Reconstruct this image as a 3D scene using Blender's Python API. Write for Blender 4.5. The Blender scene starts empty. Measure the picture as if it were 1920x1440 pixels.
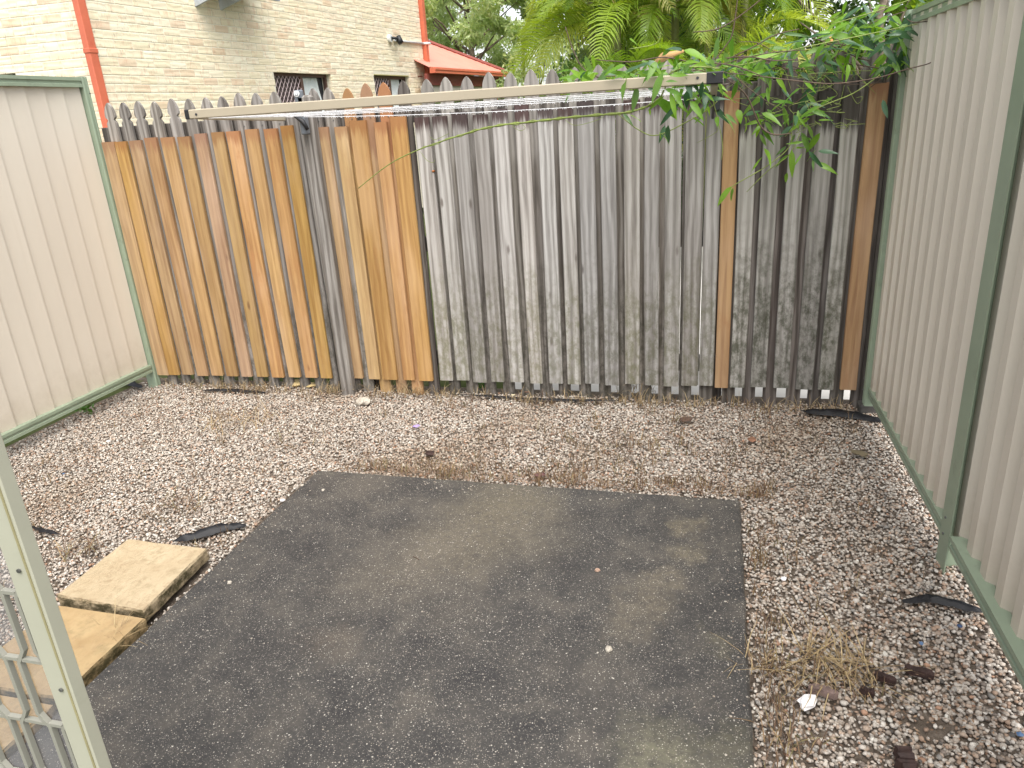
import bpy, math, random
import numpy as np
from mathutils import Vector, Matrix, Euler

random.seed(11)
rng = np.random.default_rng(11)
SC = bpy.context.scene
COL = SC.collection
R = math.radians

# ------------------------------------------------------------------ camera
FPX, EYE = 1373.59, 1.6
YAW, PIT, ROL = -0.27091, 0.35359, -0.06618
_fw = Vector((math.sin(YAW) * math.cos(PIT), math.cos(YAW) * math.cos(PIT), -math.sin(PIT)))
_rt = Vector((math.cos(YAW), -math.sin(YAW), 0))
_up = _rt.cross(_fw)
CR = _rt * math.cos(ROL) + _up * math.sin(ROL)
CU = -_rt * math.sin(ROL) + _up * math.cos(ROL)
cam = bpy.data.cameras.new('camera')
cam_o = bpy.data.objects.new('camera', cam)
COL.objects.link(cam_o)
cam_o.matrix_world = Matrix(((CR.x, CU.x, -_fw.x, 0), (CR.y, CU.y, -_fw.y, 0), (CR.z, CU.z, -_fw.z, EYE), (0, 0, 0, 1)))
cam.sensor_width = 36
cam.lens = FPX * 36 / 1920
cam.clip_start, cam.clip_end = 0.02, 600
SC.camera = cam_o

# ------------------------------------------------------------------ light: bright overcast
SUN_EL, SUN_AZ = R(62), R(151)          # azimuth clockwise from +y: the light comes from behind the camera, a little right
world = bpy.data.worlds.new('World')
SC.world = world
world.use_nodes = True
wn = world.node_tree
for n in list(wn.nodes):
    wn.nodes.remove(n)
sky = wn.nodes.new('ShaderNodeTexSky')
sky.sky_type = 'NISHITA'
sky.sun_disc = False
sky.sun_elevation = SUN_EL
sky.sun_rotation = SUN_AZ
sky.dust_density = 3.0
bw = wn.nodes.new('ShaderNodeRGBToBW')
mx = wn.nodes.new('ShaderNodeMix')
mx.data_type = 'RGBA'
mx.inputs[0].default_value = 0.80       # cloud cover: most of the blue goes to grey white
bg = wn.nodes.new('ShaderNodeBackground')
bg.inputs[1].default_value = 0.15
wo = wn.nodes.new('ShaderNodeOutputWorld')
wn.links.new(sky.outputs[0], bw.inputs[0])
wn.links.new(sky.outputs[0], mx.inputs[6])
wn.links.new(bw.outputs[0], mx.inputs[7])
wn.links.new(mx.outputs[2], bg.inputs[0])
wn.links.new(bg.outputs[0], wo.inputs[0])
sun = bpy.data.lights.new('sun', 'SUN')
sun.energy = 1.15
sun.angle = R(60)
sun.color = (1.0, 0.95, 0.86)
sun_o = bpy.data.objects.new('sun', sun)
COL.objects.link(sun_o)
_sd = Vector((math.sin(SUN_AZ) * math.cos(SUN_EL), math.cos(SUN_AZ) * math.cos(SUN_EL), math.sin(SUN_EL)))
sun_o.rotation_euler = _sd.to_track_quat('Z', 'Y').to_euler()
sun_o.location = _sd * 20
vs = SC.view_settings
vs.view_transform = 'Standard'
vs.look = 'None'
vs.gamma = 1
vs.use_curve_mapping = False
vs.exposure = 1.45

# ------------------------------------------------------------------ survey helpers: where a photographed point stands in the place
def ray(x, y):
    return CR * ((x - 960) / FPX) - CU * ((y - 720) / FPX) + _fw
def at(x, y, Y):
    d = ray(x, y)
    return Vector((0, 0, EYE)) + d * (Y / d.y)
def gnd(x, y, z=0.0):
    d = ray(x, y)
    return Vector((0, 0, EYE)) + d * ((z - EYE) / d.z)

# ------------------------------------------------------------------ object helpers
WPOS = {}
def tag(o, label=None, cat=None, group=None, kind=None):
    if label: o['label'] = label
    if cat: o['category'] = cat
    if group: o['group'] = group
    if kind: o['kind'] = kind
    return o
def thing(name, label, cat, loc=(0, 0, 0), rz=0.0, group=None):
    o = bpy.data.objects.new(name, None)
    o.empty_display_size = 0.1
    COL.objects.link(o)
    o.location = loc
    o.rotation_euler = (0, 0, rz)
    WPOS[o.name] = Vector(loc)
    return tag(o, label, cat, group)
def mesh(name, v, f, m, smooth=False):
    me = bpy.data.meshes.new(name)
    me.from_pydata([tuple(p) for p in v], [], f)
    if m: me.materials.append(m)
    if smooth:
        me.polygons.foreach_set('use_smooth', [True] * len(me.polygons))
    me.update()
    return me
def put(name, me, parent=None, loc=(0, 0, 0), rot=(0, 0, 0), scale=(1, 1, 1)):
    """link a mesh; loc is in the parent's frame"""
    o = bpy.data.objects.new(name, me)
    COL.objects.link(o)
    o.parent = parent
    o.location = loc
    o.rotation_euler = rot
    o.scale = scale
    return o
def part(name, v, f, m, parent=None, org=None, smooth=False):
    """a mesh given in WORLD coordinates under an unrotated parent"""
    org = Vector(org) if org is not None else (WPOS[parent.name] if parent else Vector((0, 0, 0)))
    me = mesh(name, [Vector(p) - org for p in v], f, m, smooth)
    po = WPOS[parent.name] if parent else Vector((0, 0, 0))
    o = put(name, me, parent, org - po)
    WPOS[o.name] = org
    return o

class MB:
    def __init__(s): s.v, s.f = [], []
    def add(s, v, f):
        k = len(s.v)
        s.v += [Vector(p) for p in v]
        s.f += [tuple(i + k for i in q) for q in f]
        return s
    def box(s, a, b, bev=0.0, M=None):
        x0, y0, z0 = a
        x1, y1, z1 = b
        v = [(x0, y0, z0), (x1, y0, z0), (x1, y1, z0), (x0, y1, z0), (x0, y0, z1), (x1, y0, z1), (x1, y1, z1), (x0, y1, z1)]
        f = [(0, 3, 2, 1), (4, 5, 6, 7), (0, 1, 5, 4), (1, 2, 6, 5), (2, 3, 7, 6), (3, 0, 4, 7)]
        if bev > 0:
            v, f = bevbox(a, b, bev)
        if M is not None: v = [M @ Vector(p) for p in v]
        return s.add(v, f)
    def tube(s, pts, r, n=6, caps=True):
        pts = [Vector(p) for p in pts]
        rr = r if isinstance(r, (list, tuple)) else [r] * len(pts)
        k = len(s.v)
        up = None
        for i, p in enumerate(pts):
            t = (pts[min(i + 1, len(pts) - 1)] - pts[max(i - 1, 0)])
            t = t.normalized() if t.length > 1e-9 else Vector((0, 0, 1))
            if up is None: up = Vector((0, 0, 1)) if abs(t.z) < .9 else Vector((1, 0, 0))
            a = t.cross(up)
            if a.length < 1e-6: a = t.cross(Vector((1, .3, 0)))
            a.normalize()
            b = a.cross(t).normalized()
            up = b
            for j in range(n):
                th = 2 * math.pi * j / n
                s.v.append(p + a * (math.cos(th) * rr[i]) + b * (math.sin(th) * rr[i]))
        for i in range(len(pts) - 1):
            for j in range(n):
                a0, a1 = k + i * n + j, k + i * n + (j + 1) % n
                s.f.append((a0, a1, a1 + n, a0 + n))
        if caps:
            s.f.append(tuple(k + j for j in range(n))[::-1])
            s.f.append(tuple(k + (len(pts) - 1) * n + j for j in range(n)))
        return s
    def prism(s, poly, ext, M=None):
        """closed polygon (list of 3D points) pushed along the vector ext"""
        n = len(poly)
        e = Vector(ext)
        v = [Vector(p) for p in poly] + [Vector(p) + e for p in poly]
        f = [tuple(range(n))[::-1], tuple(range(n, 2 * n))] + [(i, (i + 1) % n, (i + 1) % n + n, i + n) for i in range(n)]
        if M is not None: v = [M @ p for p in v]
        return s.add(v, f)
    def part(s, name, m, parent=None, org=None, smooth=False): return part(name, s.v, s.f, m, parent, org, smooth)
    def local(s, name, m, parent, loc=(0, 0, 0), rot=(0, 0, 0), smooth=False): return put(name, mesh(name, s.v, s.f, m, smooth), parent, loc, rot)

def bevbox(a, b, w):
    x0, y0, z0 = a
    x1, y1, z1 = b
    v, f = [], []
    for sx in (0, 1):
        for sy in (0, 1):
            for sz in (0, 1):
                X, Y, Z = (x0, x1)[sx], (y0, y1)[sy], (z0, z1)[sz]
                dx, dy, dz = (w, -w)[sx], (w, -w)[sy], (w, -w)[sz]
                v += [(X, Y + dy, Z + dz), (X + dx, Y, Z + dz), (X + dx, Y + dy, Z)]
    def q(sx, sy, sz, ax): return 3 * (sx * 4 + sy * 2 + sz) + ax
    for s_ in (0, 1):
        f.append([q(s_, 0, 0, 0), q(s_, 1, 0, 0), q(s_, 1, 1, 0), q(s_, 0, 1, 0)])
        f.append([q(0, s_, 0, 1), q(1, s_, 0, 1), q(1, s_, 1, 1), q(0, s_, 1, 1)])
        f.append([q(0, 0, s_, 2), q(1, 0, s_, 2), q(1, 1, s_, 2), q(0, 1, s_, 2)])
    for i in (0, 1):
        for j in (0, 1):
            f.append([q(i, j, 0, 0), q(i, j, 1, 0), q(i, j, 1, 1), q(i, j, 0, 1)])
            f.append([q(i, 0, j, 0), q(i, 1, j, 0), q(i, 1, j, 2), q(i, 0, j, 2)])
            f.append([q(0, i, j, 1), q(1, i, j, 1), q(1, i, j, 2), q(0, i, j, 2)])
            for k in (0, 1): f.append([q(i, j, k, 0), q(i, j, k, 1), q(i, j, k, 2)])
    c = (Vector(a) + Vector(b)) / 2
    out = []
    for p in f:
        P = [Vector(v[i]) for i in p]
        nrm = (P[1] - P[0]).cross(P[2] - P[0])
        out.append(tuple(p) if nrm.dot(sum(P, Vector()) / len(P) - c) > 0 else tuple(p[::-1]))
    return v, out

# ------------------------------------------------------------------ material helpers
class T:
    def __init__(s, name):
        s.m = bpy.data.materials.new(name)
        s.m.use_nodes = True
        s.nt = s.m.node_tree
        s.b = s.nt.nodes['Principled BSDF']
        s.out = s.nt.nodes['Material Output']
    def n(s, typ, ins=None, **attrs):
        nd = s.nt.nodes.new('ShaderNode' + typ)
        for k, v in attrs.items(): setattr(nd, k, v)
        for k, v in (ins or {}).items(): s.set(nd.inputs[k], v)
        return nd
    def set(s, sock, v):
        if isinstance(v, bpy.types.NodeSocket): s.nt.links.new(v, sock)
        elif isinstance(v, (tuple, list)) and len(v) == 3 and sock.type == 'RGBA': sock.default_value = (*v, 1)
        else: sock.default_value = v
    def co(s, which='Object'): return s.n('TexCoord').outputs[which]
    def rnd(s): return s.n('ObjectInfo').outputs['Random']
    def isl(s): return s.n('NewGeometry').outputs['Random Per Island']
    def math(s, op, a, b=0.0, c=None, clamp=False):
        nd = s.n('Math', {0: a, 1: b}, operation=op, use_clamp=clamp)
        if c is not None: s.set(nd.inputs[2], c)
        return nd.outputs[0]
    def vm(s, op, a, b): return s.n('VectorMath', {0: a, 1: b}, operation=op).outputs[0]
    def xyz(s, v): return s.n('SeparateXYZ', {0: v}).outputs
    def noise(s, v, scale, detail=3, rough=.55, dist=0.0, col=False):
        nd = s.n('TexNoise', {'Vector': v, 'Scale': scale, 'Detail': detail, 'Roughness': rough, 'Distortion': dist})
        return nd.outputs[1 if col else 0]
    def vor(s, v, scale, feature='F1', rnd=1.0):
        nd = s.n('TexVoronoi', {'Vector': v, 'Scale': scale, 'Randomness': rnd}, feature=feature)
        return nd
    def ramp(s, fac, stops, interp='LINEAR'):
        nd = s.n('ValToRGB', {0: fac})
        cr = nd.color_ramp
        cr.interpolation = interp
        while len(cr.elements) < len(stops): cr.elements.new(0.5)
        for e, (p, c) in zip(cr.elements, stops):
            e.position = p
            e.color = (*c, 1) if isinstance(c, (tuple, list)) else (c, c, c, 1)
        return nd.outputs[0]
    def mr(s, v, a, b, c=0.0, d=1.0, smooth=True):
        nd = s.n('MapRange', {0: v, 1: a, 2: b, 3: c, 4: d}, interpolation_type='SMOOTHSTEP' if smooth else 'LINEAR')
        return nd.outputs[0]
    def mix(s, fac, a, b, blend='MIX'):
        nd = s.n('Mix', data_type='RGBA', blend_type=blend)
        s.set(nd.inputs[0], fac); s.set(nd.inputs[6], a); s.set(nd.inputs[7], b)
        return nd.outputs[2]
    def hsv(s, c, h=.5, sat=1.0, val=1.0): return s.n('HueSaturation', {'Hue': h, 'Saturation': sat, 'Value': val, 'Color': c}).outputs[0]
    def bump(s, h, strength=.3, dist=.005): 
        s.set(s.b.inputs['Normal'], s.n('Bump', {'Height': h, 'Strength': strength, 'Distance': dist}).outputs[0])
    def fin(s, col=None, rough=.7, metal=0.0, spec=.5):
        if col is not None: s.set(s.b.inputs['Base Color'], col)
        s.set(s.b.inputs['Roughness'], rough)
        s.set(s.b.inputs['Metallic'], metal)
        s.set(s.b.inputs['Specular IOR Level'], spec)
        return s.m

def plain(name, c, rough=.5, metal=0.0, var=.08, scale=9, spec=.4, bump=0.0, dirt=None):
    t = T(name)
    v = t.co()
    n = t.noise(v, scale, 5, .6)
    col = t.mix(t.mr(n, .3, .7), tuple(x * (1 - var) for x in c), tuple(min(1, x * (1 + var)) for x in c))
    if dirt:
        col = t.mix(t.math('MULTIPLY', t.mr(t.noise(v, scale * 2.3, 6, .7), .55, .75), .6), col, dirt)
    if bump: t.bump(t.noise(v, scale * 12, 3), bump, .002)
    return t.fin(col, rough, metal, spec)

def wood(name, tones, grain=1.0, knots=True, top=None, length=1.53, algae=None, var=(.82, 1.15), hue=.012, sat=(.85, 1.1), rough=.8, blotch=None, light=None):
    t = T(name)
    co = t.co()
    rnd = t.rnd()
    off = t.n('CombineXYZ', {0: t.math('MULTIPLY', rnd, 37.3), 1: t.math('MULTIPLY', rnd, 91.7), 2: t.math('MULTIPLY', rnd, 53.1)}).outputs[0]
    v = t.vm('ADD', co, off)
    vl = t.vm('MULTIPLY', v, (1, 1, .05))
    vf = t.vm('MULTIPLY', v, (1, 1, .018))
    streak = t.noise(vl, 26, 7, .66, .8)
    fine = t.noise(vf, 210, 3, .6)
    wv = t.n('TexWave', {'Vector': t.vm('MULTIPLY', v, (1, 1, .085)), 'Scale': 8.5, 'Distortion': 7.0, 'Detail': 3.0, 'Detail Scale': 1.6, 'Detail Roughness': .6}, wave_type='BANDS', bands_direction='X').outputs[1]
    f = t.math('ADD', t.math('MULTIPLY', streak, .62), t.math('ADD', t.math('MULTIPLY', wv, .22 * grain), t.math('MULTIPLY', fine, .28 * grain)))
    col = t.ramp(f, [(.30, tones[0]), (.50, tones[1]), (.64, tones[2]), (.82, tones[3])])
    patch = t.noise(t.vm('MULTIPLY', v, (1, 1, .25)), 5.5, 3, .55)
    col = t.mix(t.mr(patch, .42, .70, 0, .55), col, tones[4])
    if blotch:
        col = t.mix(t.mr(t.noise(t.vm('MULTIPLY', v, (1, 1, .3)), 9, 5, .7), .56, .72, 0, .75), col, blotch)
    if knots:
        vk = t.vor(t.vm('MULTIPLY', v, (1, .3, .34)), 9.5)
        kd = t.noise(t.vm('MULTIPLY', v, (1, 1, .5)), 60, 2)
        d = t.math('ADD', vk.outputs['Distance'], t.math('MULTIPLY', kd, .06))
        sel = t.math('GREATER_THAN', t.xyz(vk.outputs['Color'])[0], .58)
        km = t.math('MULTIPLY', t.mr(d, .16, .07), sel)
        col = t.mix(t.math('MULTIPLY', km, .8), col, tones[5])
    z = t.xyz(co)[2]
    if top:
        zz = t.math('ADD', z, t.math('MULTIPLY', t.noise(t.vm('MULTIPLY', v, (1, 1, .04)), 55, 4, .7), .22))
        col = t.mix(t.math('MULTIPLY', t.mr(zz, length + .035, length + .10), .9), col, top)
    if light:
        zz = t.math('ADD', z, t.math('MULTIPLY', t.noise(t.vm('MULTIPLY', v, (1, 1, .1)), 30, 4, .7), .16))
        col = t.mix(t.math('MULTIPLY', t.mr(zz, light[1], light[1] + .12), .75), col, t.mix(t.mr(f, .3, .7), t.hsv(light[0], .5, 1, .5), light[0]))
    if algae:
        zz = t.math('ADD', z, t.math('MULTIPLY', t.noise(v, 8, 5, .65), -.9))
        am = t.math('MULTIPLY', t.mr(zz, algae[1], algae[1] - .55), t.mr(t.noise(t.vm('MULTIPLY', v, (1, 1, .6)), 26, 6, .75), .36, .66))
        col = t.mix(t.math('MULTIPLY', am, algae[2]), col, algae[0])
    r2 = t.math('FRACT', t.math('MULTIPLY', rnd, 7.77))
    r3 = t.math('FRACT', t.math('MULTIPLY', rnd, 23.3))
    col = t.hsv(col, t.mr(r3, 0, 1, .5 - hue, .5 + hue, False), t.mr(r2, 0, 1, sat[0], sat[1], False), t.mr(rnd, 0, 1, var[0], var[1], False))
    t.bump(t.math('ADD', f, t.math('MULTIPLY', fine, .6)), .45, .004)
    return t.fin(col, rough, 0, .25)

# wood families
W_ORANGE = wood('treated pine', [(.31, .16, .048), (.48, .28, .092), (.54, .335, .122), (.59, .40, .172), (.55, .345, .178), (.20, .09, .035)], grain=.4, top=(.32, .145, .05), var=(.78, 1.10), hue=.008, sat=(.74, 1.0), blotch=(.40, .20, .062))
W_GREY = wood('weathered grey paling', [(.13, .117, .105), (.295, .273, .252), (.405, .381, .357), (.53, .51, .482), (.34, .314, .29), (.13, .105, .09)], grain=1.1, top=(.045, .020, .019), algae=((.15, .145, .085), .42, .75), hue=.008, sat=(.6, 1.2), var=(.70, 1.16))
W_MOSS = wood('mossy grey paling', [(.13, .12, .102), (.31, .292, .265), (.415, .397, .365), (.50, .485, .45), (.33, .312, .28), (.11, .098, .082)], grain=.9, top=(.04, .032, .027), length=1.40, algae=((.06, .062, .036), .55, .85), hue=.006, var=(.86, 1.08))
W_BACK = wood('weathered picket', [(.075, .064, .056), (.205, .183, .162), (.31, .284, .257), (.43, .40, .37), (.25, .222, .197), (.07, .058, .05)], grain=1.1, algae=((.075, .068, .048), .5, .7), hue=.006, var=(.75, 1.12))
W_BACKD = wood('dark brown picket', [(.045, .038, .032), (.13, .112, .094), (.20, .177, .154), (.29, .262, .232), (.155, .134, .113), (.04, .033, .027)], grain=1.1, algae=((.03, .03, .018), .5, .7), hue=.006, var=(.75, 1.2), light=((.33, .303, .272), 1.44))  # dark brown over most of the height, paler grey towards the top
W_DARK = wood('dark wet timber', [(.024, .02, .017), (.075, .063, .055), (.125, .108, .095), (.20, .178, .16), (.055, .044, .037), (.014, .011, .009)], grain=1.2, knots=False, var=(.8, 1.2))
W_POST = wood('grey post timber', [(.06, .052, .046), (.15, .133, .12), (.235, .215, .198), (.34, .32, .30), (.13, .112, .10), (.05, .04, .035)], grain=1.0, knots=False, blotch=(.075, .06, .053))

GREEN = plain('green painted steel', (.265, .325, .235), .38, 0, .05, 5, .5, dirt=(.16, .19, .14))
def cream_mat():
    t = T('cream painted steel')
    v = t.co()
    c = t.mix(t.mr(t.noise(t.vm('MULTIPLY', v, (1, 1, .15)), 3, 4), .3, .7), (.60, .545, .46), (.64, .585, .495))
    z = t.xyz(v)[2]
    d = t.math('MULTIPLY', t.mr(t.math('ADD', z, t.math('MULTIPLY', t.noise(v, 9, 6, .75), .45)), .62, .24), .55)
    c = t.mix(d, c, (.44, .375, .29))
    c = t.mix(t.math('MULTIPLY', t.mr(t.noise(t.vm('MULTIPLY', v, (1, 1, .05)), 30, 4, .7), .58, .75), .18), c, (.55, .49, .40))
    return t.fin(c, .42, 0, .4)
CREAM = cream_mat()
BAR = plain('beige powder coat', (.42, .37, .28), .4, 0, .04, 4, .4, dirt=(.45, .40, .30))
BLACK = plain('black plastic', (.018, .018, .020), .45, 0, .2, 20)
CORD = plain('white plastic cord', (.78, .78, .80), .4, 0, .05, 20)
DROP = plain('water droplet', (.86, .88, .92), .05, 0, 0, 9, 1.0)
BRACKET = plain('dark grey metal', (.05, .052, .06), .4, .3, .2, 12)
GREYMETAL = plain('light grey plastic', (.42, .45, .48), .5, 0, .08, 12)
PLATE = plain('blue grey bracket plate', (.15, .165, .185), .5, 0, .12, 12)
RUST = plain('rusty screw', (.33, .13, .05), .6, .4, .3, 60)
SCREW = plain('galvanised screw', (.16, .16, .155), .45, .6, .2, 60)
RED = plain('red painted metal', (.60, .155, .085), .42, 0, .07, 4, .4, dirt=(.50, .10, .055))
REDROOF = plain('red roof sheet', (.66, .25, .19), .4, 0, .08, 2, .5)
SOFFIT = plain('dark red fascia', (.24, .06, .045), .6, 0, .1, 5)
CREAMBEAM = plain('cream painted beam', (.60, .56, .47), .6, 0, .06, 4)
WHITE = plain('white enamel', (.78, .79, .78), .35, 0, .03, 5)
BROWN = plain('brown aluminium', (.13, .075, .06), .4, .2, .12, 10)
CURTAIN = plain('white curtain', (.76, .81, .82), .9, 0, .06, 12)
DARKROOM = plain('dark room behind glass', (.03, .032, .035), .9, 0, .2, 4)

# =================================================================== SETTING
def ground_mat():
    t = T('lawn and soil')
    v = t.co()
    n = t.noise(v, 1.3, 6, .65)
    c = t.ramp(n, [(.35, (.035, .045, .015)), (.5, (.06, .075, .025)), (.68, (.11, .10, .06))])
    t.bump(t.noise(v, 40, 4), .5, .02)
    return t.fin(c, .95, 0, .1)
g = part('ground', [(-150, -60, -.12), (150, -60, -.12), (150, 250, -.12), (-150, 250, -.12)], [(0, 1, 2, 3)], ground_mat())
tag(g, kind='structure')

def soil_mat():
    t = T('damp soil under gravel')
    v = t.co()
    c = t.ramp(t.noise(v, 26, 6, .7), [(.3, (.07, .053, .041)), (.55, (.15, .12, .094)), (.75, (.25, .205, .165))])
    t.bump(t.noise(v, 120, 5, .7), .8, .01)
    return t.fin(c, .9, 0, .2)
SOIL = soil_mat()
GX0, GX1, GY0, GY1 = -3.9, 1.05, .5, 4.16
nx, ny = 60, 50
hv, hf = [], []
def soil_h(x, y):
    return -.034 + .007 * math.sin(3.1 * x + 1.3) * math.sin(2.7 * y + .4) + .005 * math.sin(9 * x + 5 * y)
for j in range(ny + 1):
    for i in range(nx + 1):
        x = GX0 + (GX1 - GX0) * i / nx
        y = GY0 + (GY1 - GY0) * j / ny
        hv.append((x, y, soil_h(x, y)))
for j in range(ny):
    for i in range(nx):
        a = j * (nx + 1) + i
        hf.append((a, a + 1, a + nx + 2, a + nx + 1))
tag(part('yard_soil', hv, hf, SOIL, smooth=True), kind='structure')
# strip of bare earth behind the fence, then the neighbour's pale concrete
tag(part('soil_strip', [(-9, 4.16, -.05), (6, 4.16, -.05), (6, 4.25, -.062), (-9, 4.25, -.062)], [(0, 1, 2, 3)], SOIL), kind='structure')
def drive_mat():
    t = T('pale concrete drive')
    v = t.co()
    c = t.ramp(t.noise(v, 3, 6, .6), [(.3, (.48, .46, .43)), (.7, (.62, .60, .57))])
    return t.fin(c, .85, 0, .2)
tag(part('driveway', [(-1.2, 4.252, -.07), (30, 4.252, -.07), (30, 9.5, -.07), (-1.2, 9.5, -.07)], [(0, 1, 2, 3)], drive_mat()), kind='structure')

# ------------------------------------------------------------------ the dark slab
def slab_mat():
    t = T('dark pebble concrete')
    v = t.co()
    big = t.noise(v, 1.15, 6, .62, .4)
    mid = t.noise(v, 5.5, 7, .68, .3)
    c = t.ramp(mid, [(.28, (.021, .0205, .022)), (.50, (.045, .0425, .040)), (.72, (.092, .082, .069))])
    c = t.mix(t.mr(big, .52, .70, 0, .5), c, (.115, .10, .082))
    c = t.mix(t.mr(t.noise(v, 90, 4, .7), .45, .75, 0, .5), c, (.115, .105, .095))
    # lichen and worn patches with a shape of their own
    wob = t.vm('SCALE', t.vm('SUBTRACT', t.noise(v, 6, 7, .72, 0, True), (.5, .5, .5)), (0, 0, 0))
    wobn = wob.node
    wobn.inputs['Scale'].default_value = .42
    vw = t.vm('ADD', v, wob)
    tex = t.mr(t.noise(v, 38, 6, .75), .28, .62, .25, 1.15)
    for (px, py, rad, amt, cc) in ((1245, 1425, .15, .75, (.155, .145, .10)), (1292, 990, .085, .85, (.15, .128, .09)), (1280, 1040, .08, .8, (.145, .125, .09)), (1250, 1090, .08, .75, (.14, .12, .09)), (1215, 1130, .11, .7, (.135, .115, .086)), (1175, 1165, .10, .5, (.13, .112, .085)), (920, 990, .34, .55, (.155, .132, .095)), (960, 930, .24, .45, (.15, .128, .088)), (800, 1060, .25, .4, (.14, .12, .09)), (700, 1085, .22, .34, (.13, .112, .088)), (1345, 1205, .07, .5, (.13, .118, .08)), (620, 1200, .12, .35, (.125, .10, .075)), (860, 1150, .14, .3, (.12, .105, .085)), (1380, 1400, .10, .4, (.12, .112, .07))):
        p = gnd(px, py)
        d = t.n('VectorMath', {0: vw, 1: (p.x, p.y, 0)}, operation='DISTANCE').outputs['Value']
        c = t.mix(t.math('MULTIPLY', t.math('MULTIPLY', t.mr(d, rad * 1.35, rad * .15), tex), amt), c, cc)
    # small pale pebbles showing through
    dens = t.noise(v, 2.0, 3, .6)
    for sc, th, a in ((95, .16, .9), (165, .20, .8), (52, .095, 1.0), (240, .22, .6)):
        vo = t.vor(v, sc)
        keep = t.math('GREATER_THAN', t.math('ADD', t.xyz(vo.outputs['Color'])[1], t.math('MULTIPLY', t.math('SUBTRACT', dens, .5), .9)), .56)
        m = t.math('MULTIPLY', t.mr(vo.outputs['Distance'], th + .08, th - .02), keep)
        pc = t.ramp(t.xyz(vo.outputs['Color'])[0], [(0, (.16, .14, .12)), (.5, (.33, .29, .24)), (1, (.58, .55, .49))])
        c = t.mix(t.math('MULTIPLY', m, a), c, pc)
    t.bump(t.math('ADD', t.noise(v, 240, 4, .7), t.math('MULTIPLY', mid, .4)), .5, .004)
    return t.fin(c, .62, 0, .35)
sl = [(-1.855, .25), (.145, .25), (.170, 2.880), (-1.838, 2.905)]
cx, cy = -.84, 1.6
mb = MB()
def ring(k, z): return [(cx + (x - cx) * (1 - k / 1.0), cy + (y - cy) * (1 - k / 1.3), z) for x, y in sl]
seg = []
def sub(poly, n=30):
    out = []
    for i in range(4):
        a, b = Vector(poly[i]), Vector(poly[(i + 1) % 4])
        for k in range(n):
            p = a.lerp(b, k / n)
            out.append(p)
    return out
r0, r1, r2 = sub(ring(0, -.11)), sub(ring(0, -.007)), sub(ring(.008, 0))
rr_ = random.Random(3)
for q in (r1, r2):
    for p in q:
        w = rr_.gauss(0, .0016)
        p.x += w
        p.y += rr_.gauss(0, .0016)
N_ = len(r0)
mb.v = r0 + r1 + r2
for i in range(N_):
    j = (i + 1) % N_
    mb.f += [(i, j, N_ + j, N_ + i), (N_ + i, N_ + j, 2 * N_ + j, 2 * N_ + i)]
mb.f.append(tuple(range(2 * N_, 3 * N_)))
SLAB = mb.part('patio_slab', slab_mat(), None, (0, 0, 0))
tag(SLAB, kind='structure')

# ------------------------------------------------------------------ sandstone stepping pavers
def paver_mat(name, a, b, rough):
    t = T(name)
    v = t.co()
    c = t.ramp(t.noise(v, 9, 6, .65), [(.3, a), (.68, b)])
    z = t.xyz(t.co('Normal'))[2]
    c = t.mix(t.mr(t.noise(v, 24, 6, .75), .50, .66, 0, .45), c, (.27, .185, .105))
    side = t.math('SUBTRACT', 1.0, t.mr(z, .3, .8))
    grime = t.mr(t.noise(t.vm('MULTIPLY', v, (1, 1, 1.4)), 16, 6, .75), .35, .62)
    rim = t.mr(t.noise(v, 11, 6, .75), .52, .70, 0, .35)
    c = t.mix(rim, c, (.20, .17, .085))
    c = t.mix(t.math('MULTIPLY', side, t.math('MULTIPLY', grime, .95)), c, (.05, .042, .017))
    vr = t.noise(t.vm('MULTIPLY', v, (1, .35, 1)), rough, 5, .6, 1.5)
    t.bump(vr, .8, .007)
    return t.fin(c, .75, 0, .25)
PAV1 = paver_mat('sandstone', (.37, .285, .175), (.48, .385, .255), 55)
PAV2 = paver_mat('smooth sandstone', (.32, .215, .105), (.43, .31, .165), 14)
def paver(corners, z, th, m, label):
    c = sum((Vector((x, y, 0)) for x, y in corners), Vector()) / len(corners)
    b = MB()
    rings = []
    for k, zz in ((0, z - th), (0, z - .008), (.018, z)):
        rg = []
        for i in range(len(corners)):
            a_, b_ = Vector((*corners[i], 0)), Vector((*corners[(i + 1) % len(corners)], 0))
            for s_ in range(8):
                p = a_.lerp(b_, s_ / 8)
                p = c + (p - c) * (1 - k)
                p += Vector((rr_.gauss(0, .0015), rr_.gauss(0, .0015), 0))
                rg.append(Vector((p.x, p.y, zz)))
        rings.append(rg)
    n = len(rings[0])
    b.v = rings[0] + rings[1] + rings[2]
    for q in range(2):
        for i in range(n):
            j = (i + 1) % n
            b.f.append((q * n + i, q * n + j, (q + 1) * n + j, (q + 1) * n + i))
    b.f.append(tuple(range(2 * n, 3 * n)))
    o = b.part('paver', m, None, (c.x, c.y, z - th))
    return tag(o, label, 'paver', 'sandstone pavers beside the slab')
P1 = [gnd(*q, .042) for q in ((106, 1115), (268, 1145), (388, 1028), (240, 1010))]
paver([(p.x, p.y) for p in P1], .042, .05, PAV1, 'pale rough sandstone paver, wholly in view, farthest from the screen door')
paver([(-2.262, 1.345), (-1.862, 1.340), (-1.868, 1.722), (-2.262, 1.727)], .022, .05, PAV2, 'smooth wet sandstone paver partly behind the door stile')
paver([(-2.255, .930), (-1.868, .930), (-1.866, 1.322), (-2.257, 1.327)], .015, .05, PAV2, 'sandstone paver seen only through the fly mesh of the screen door')

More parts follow.
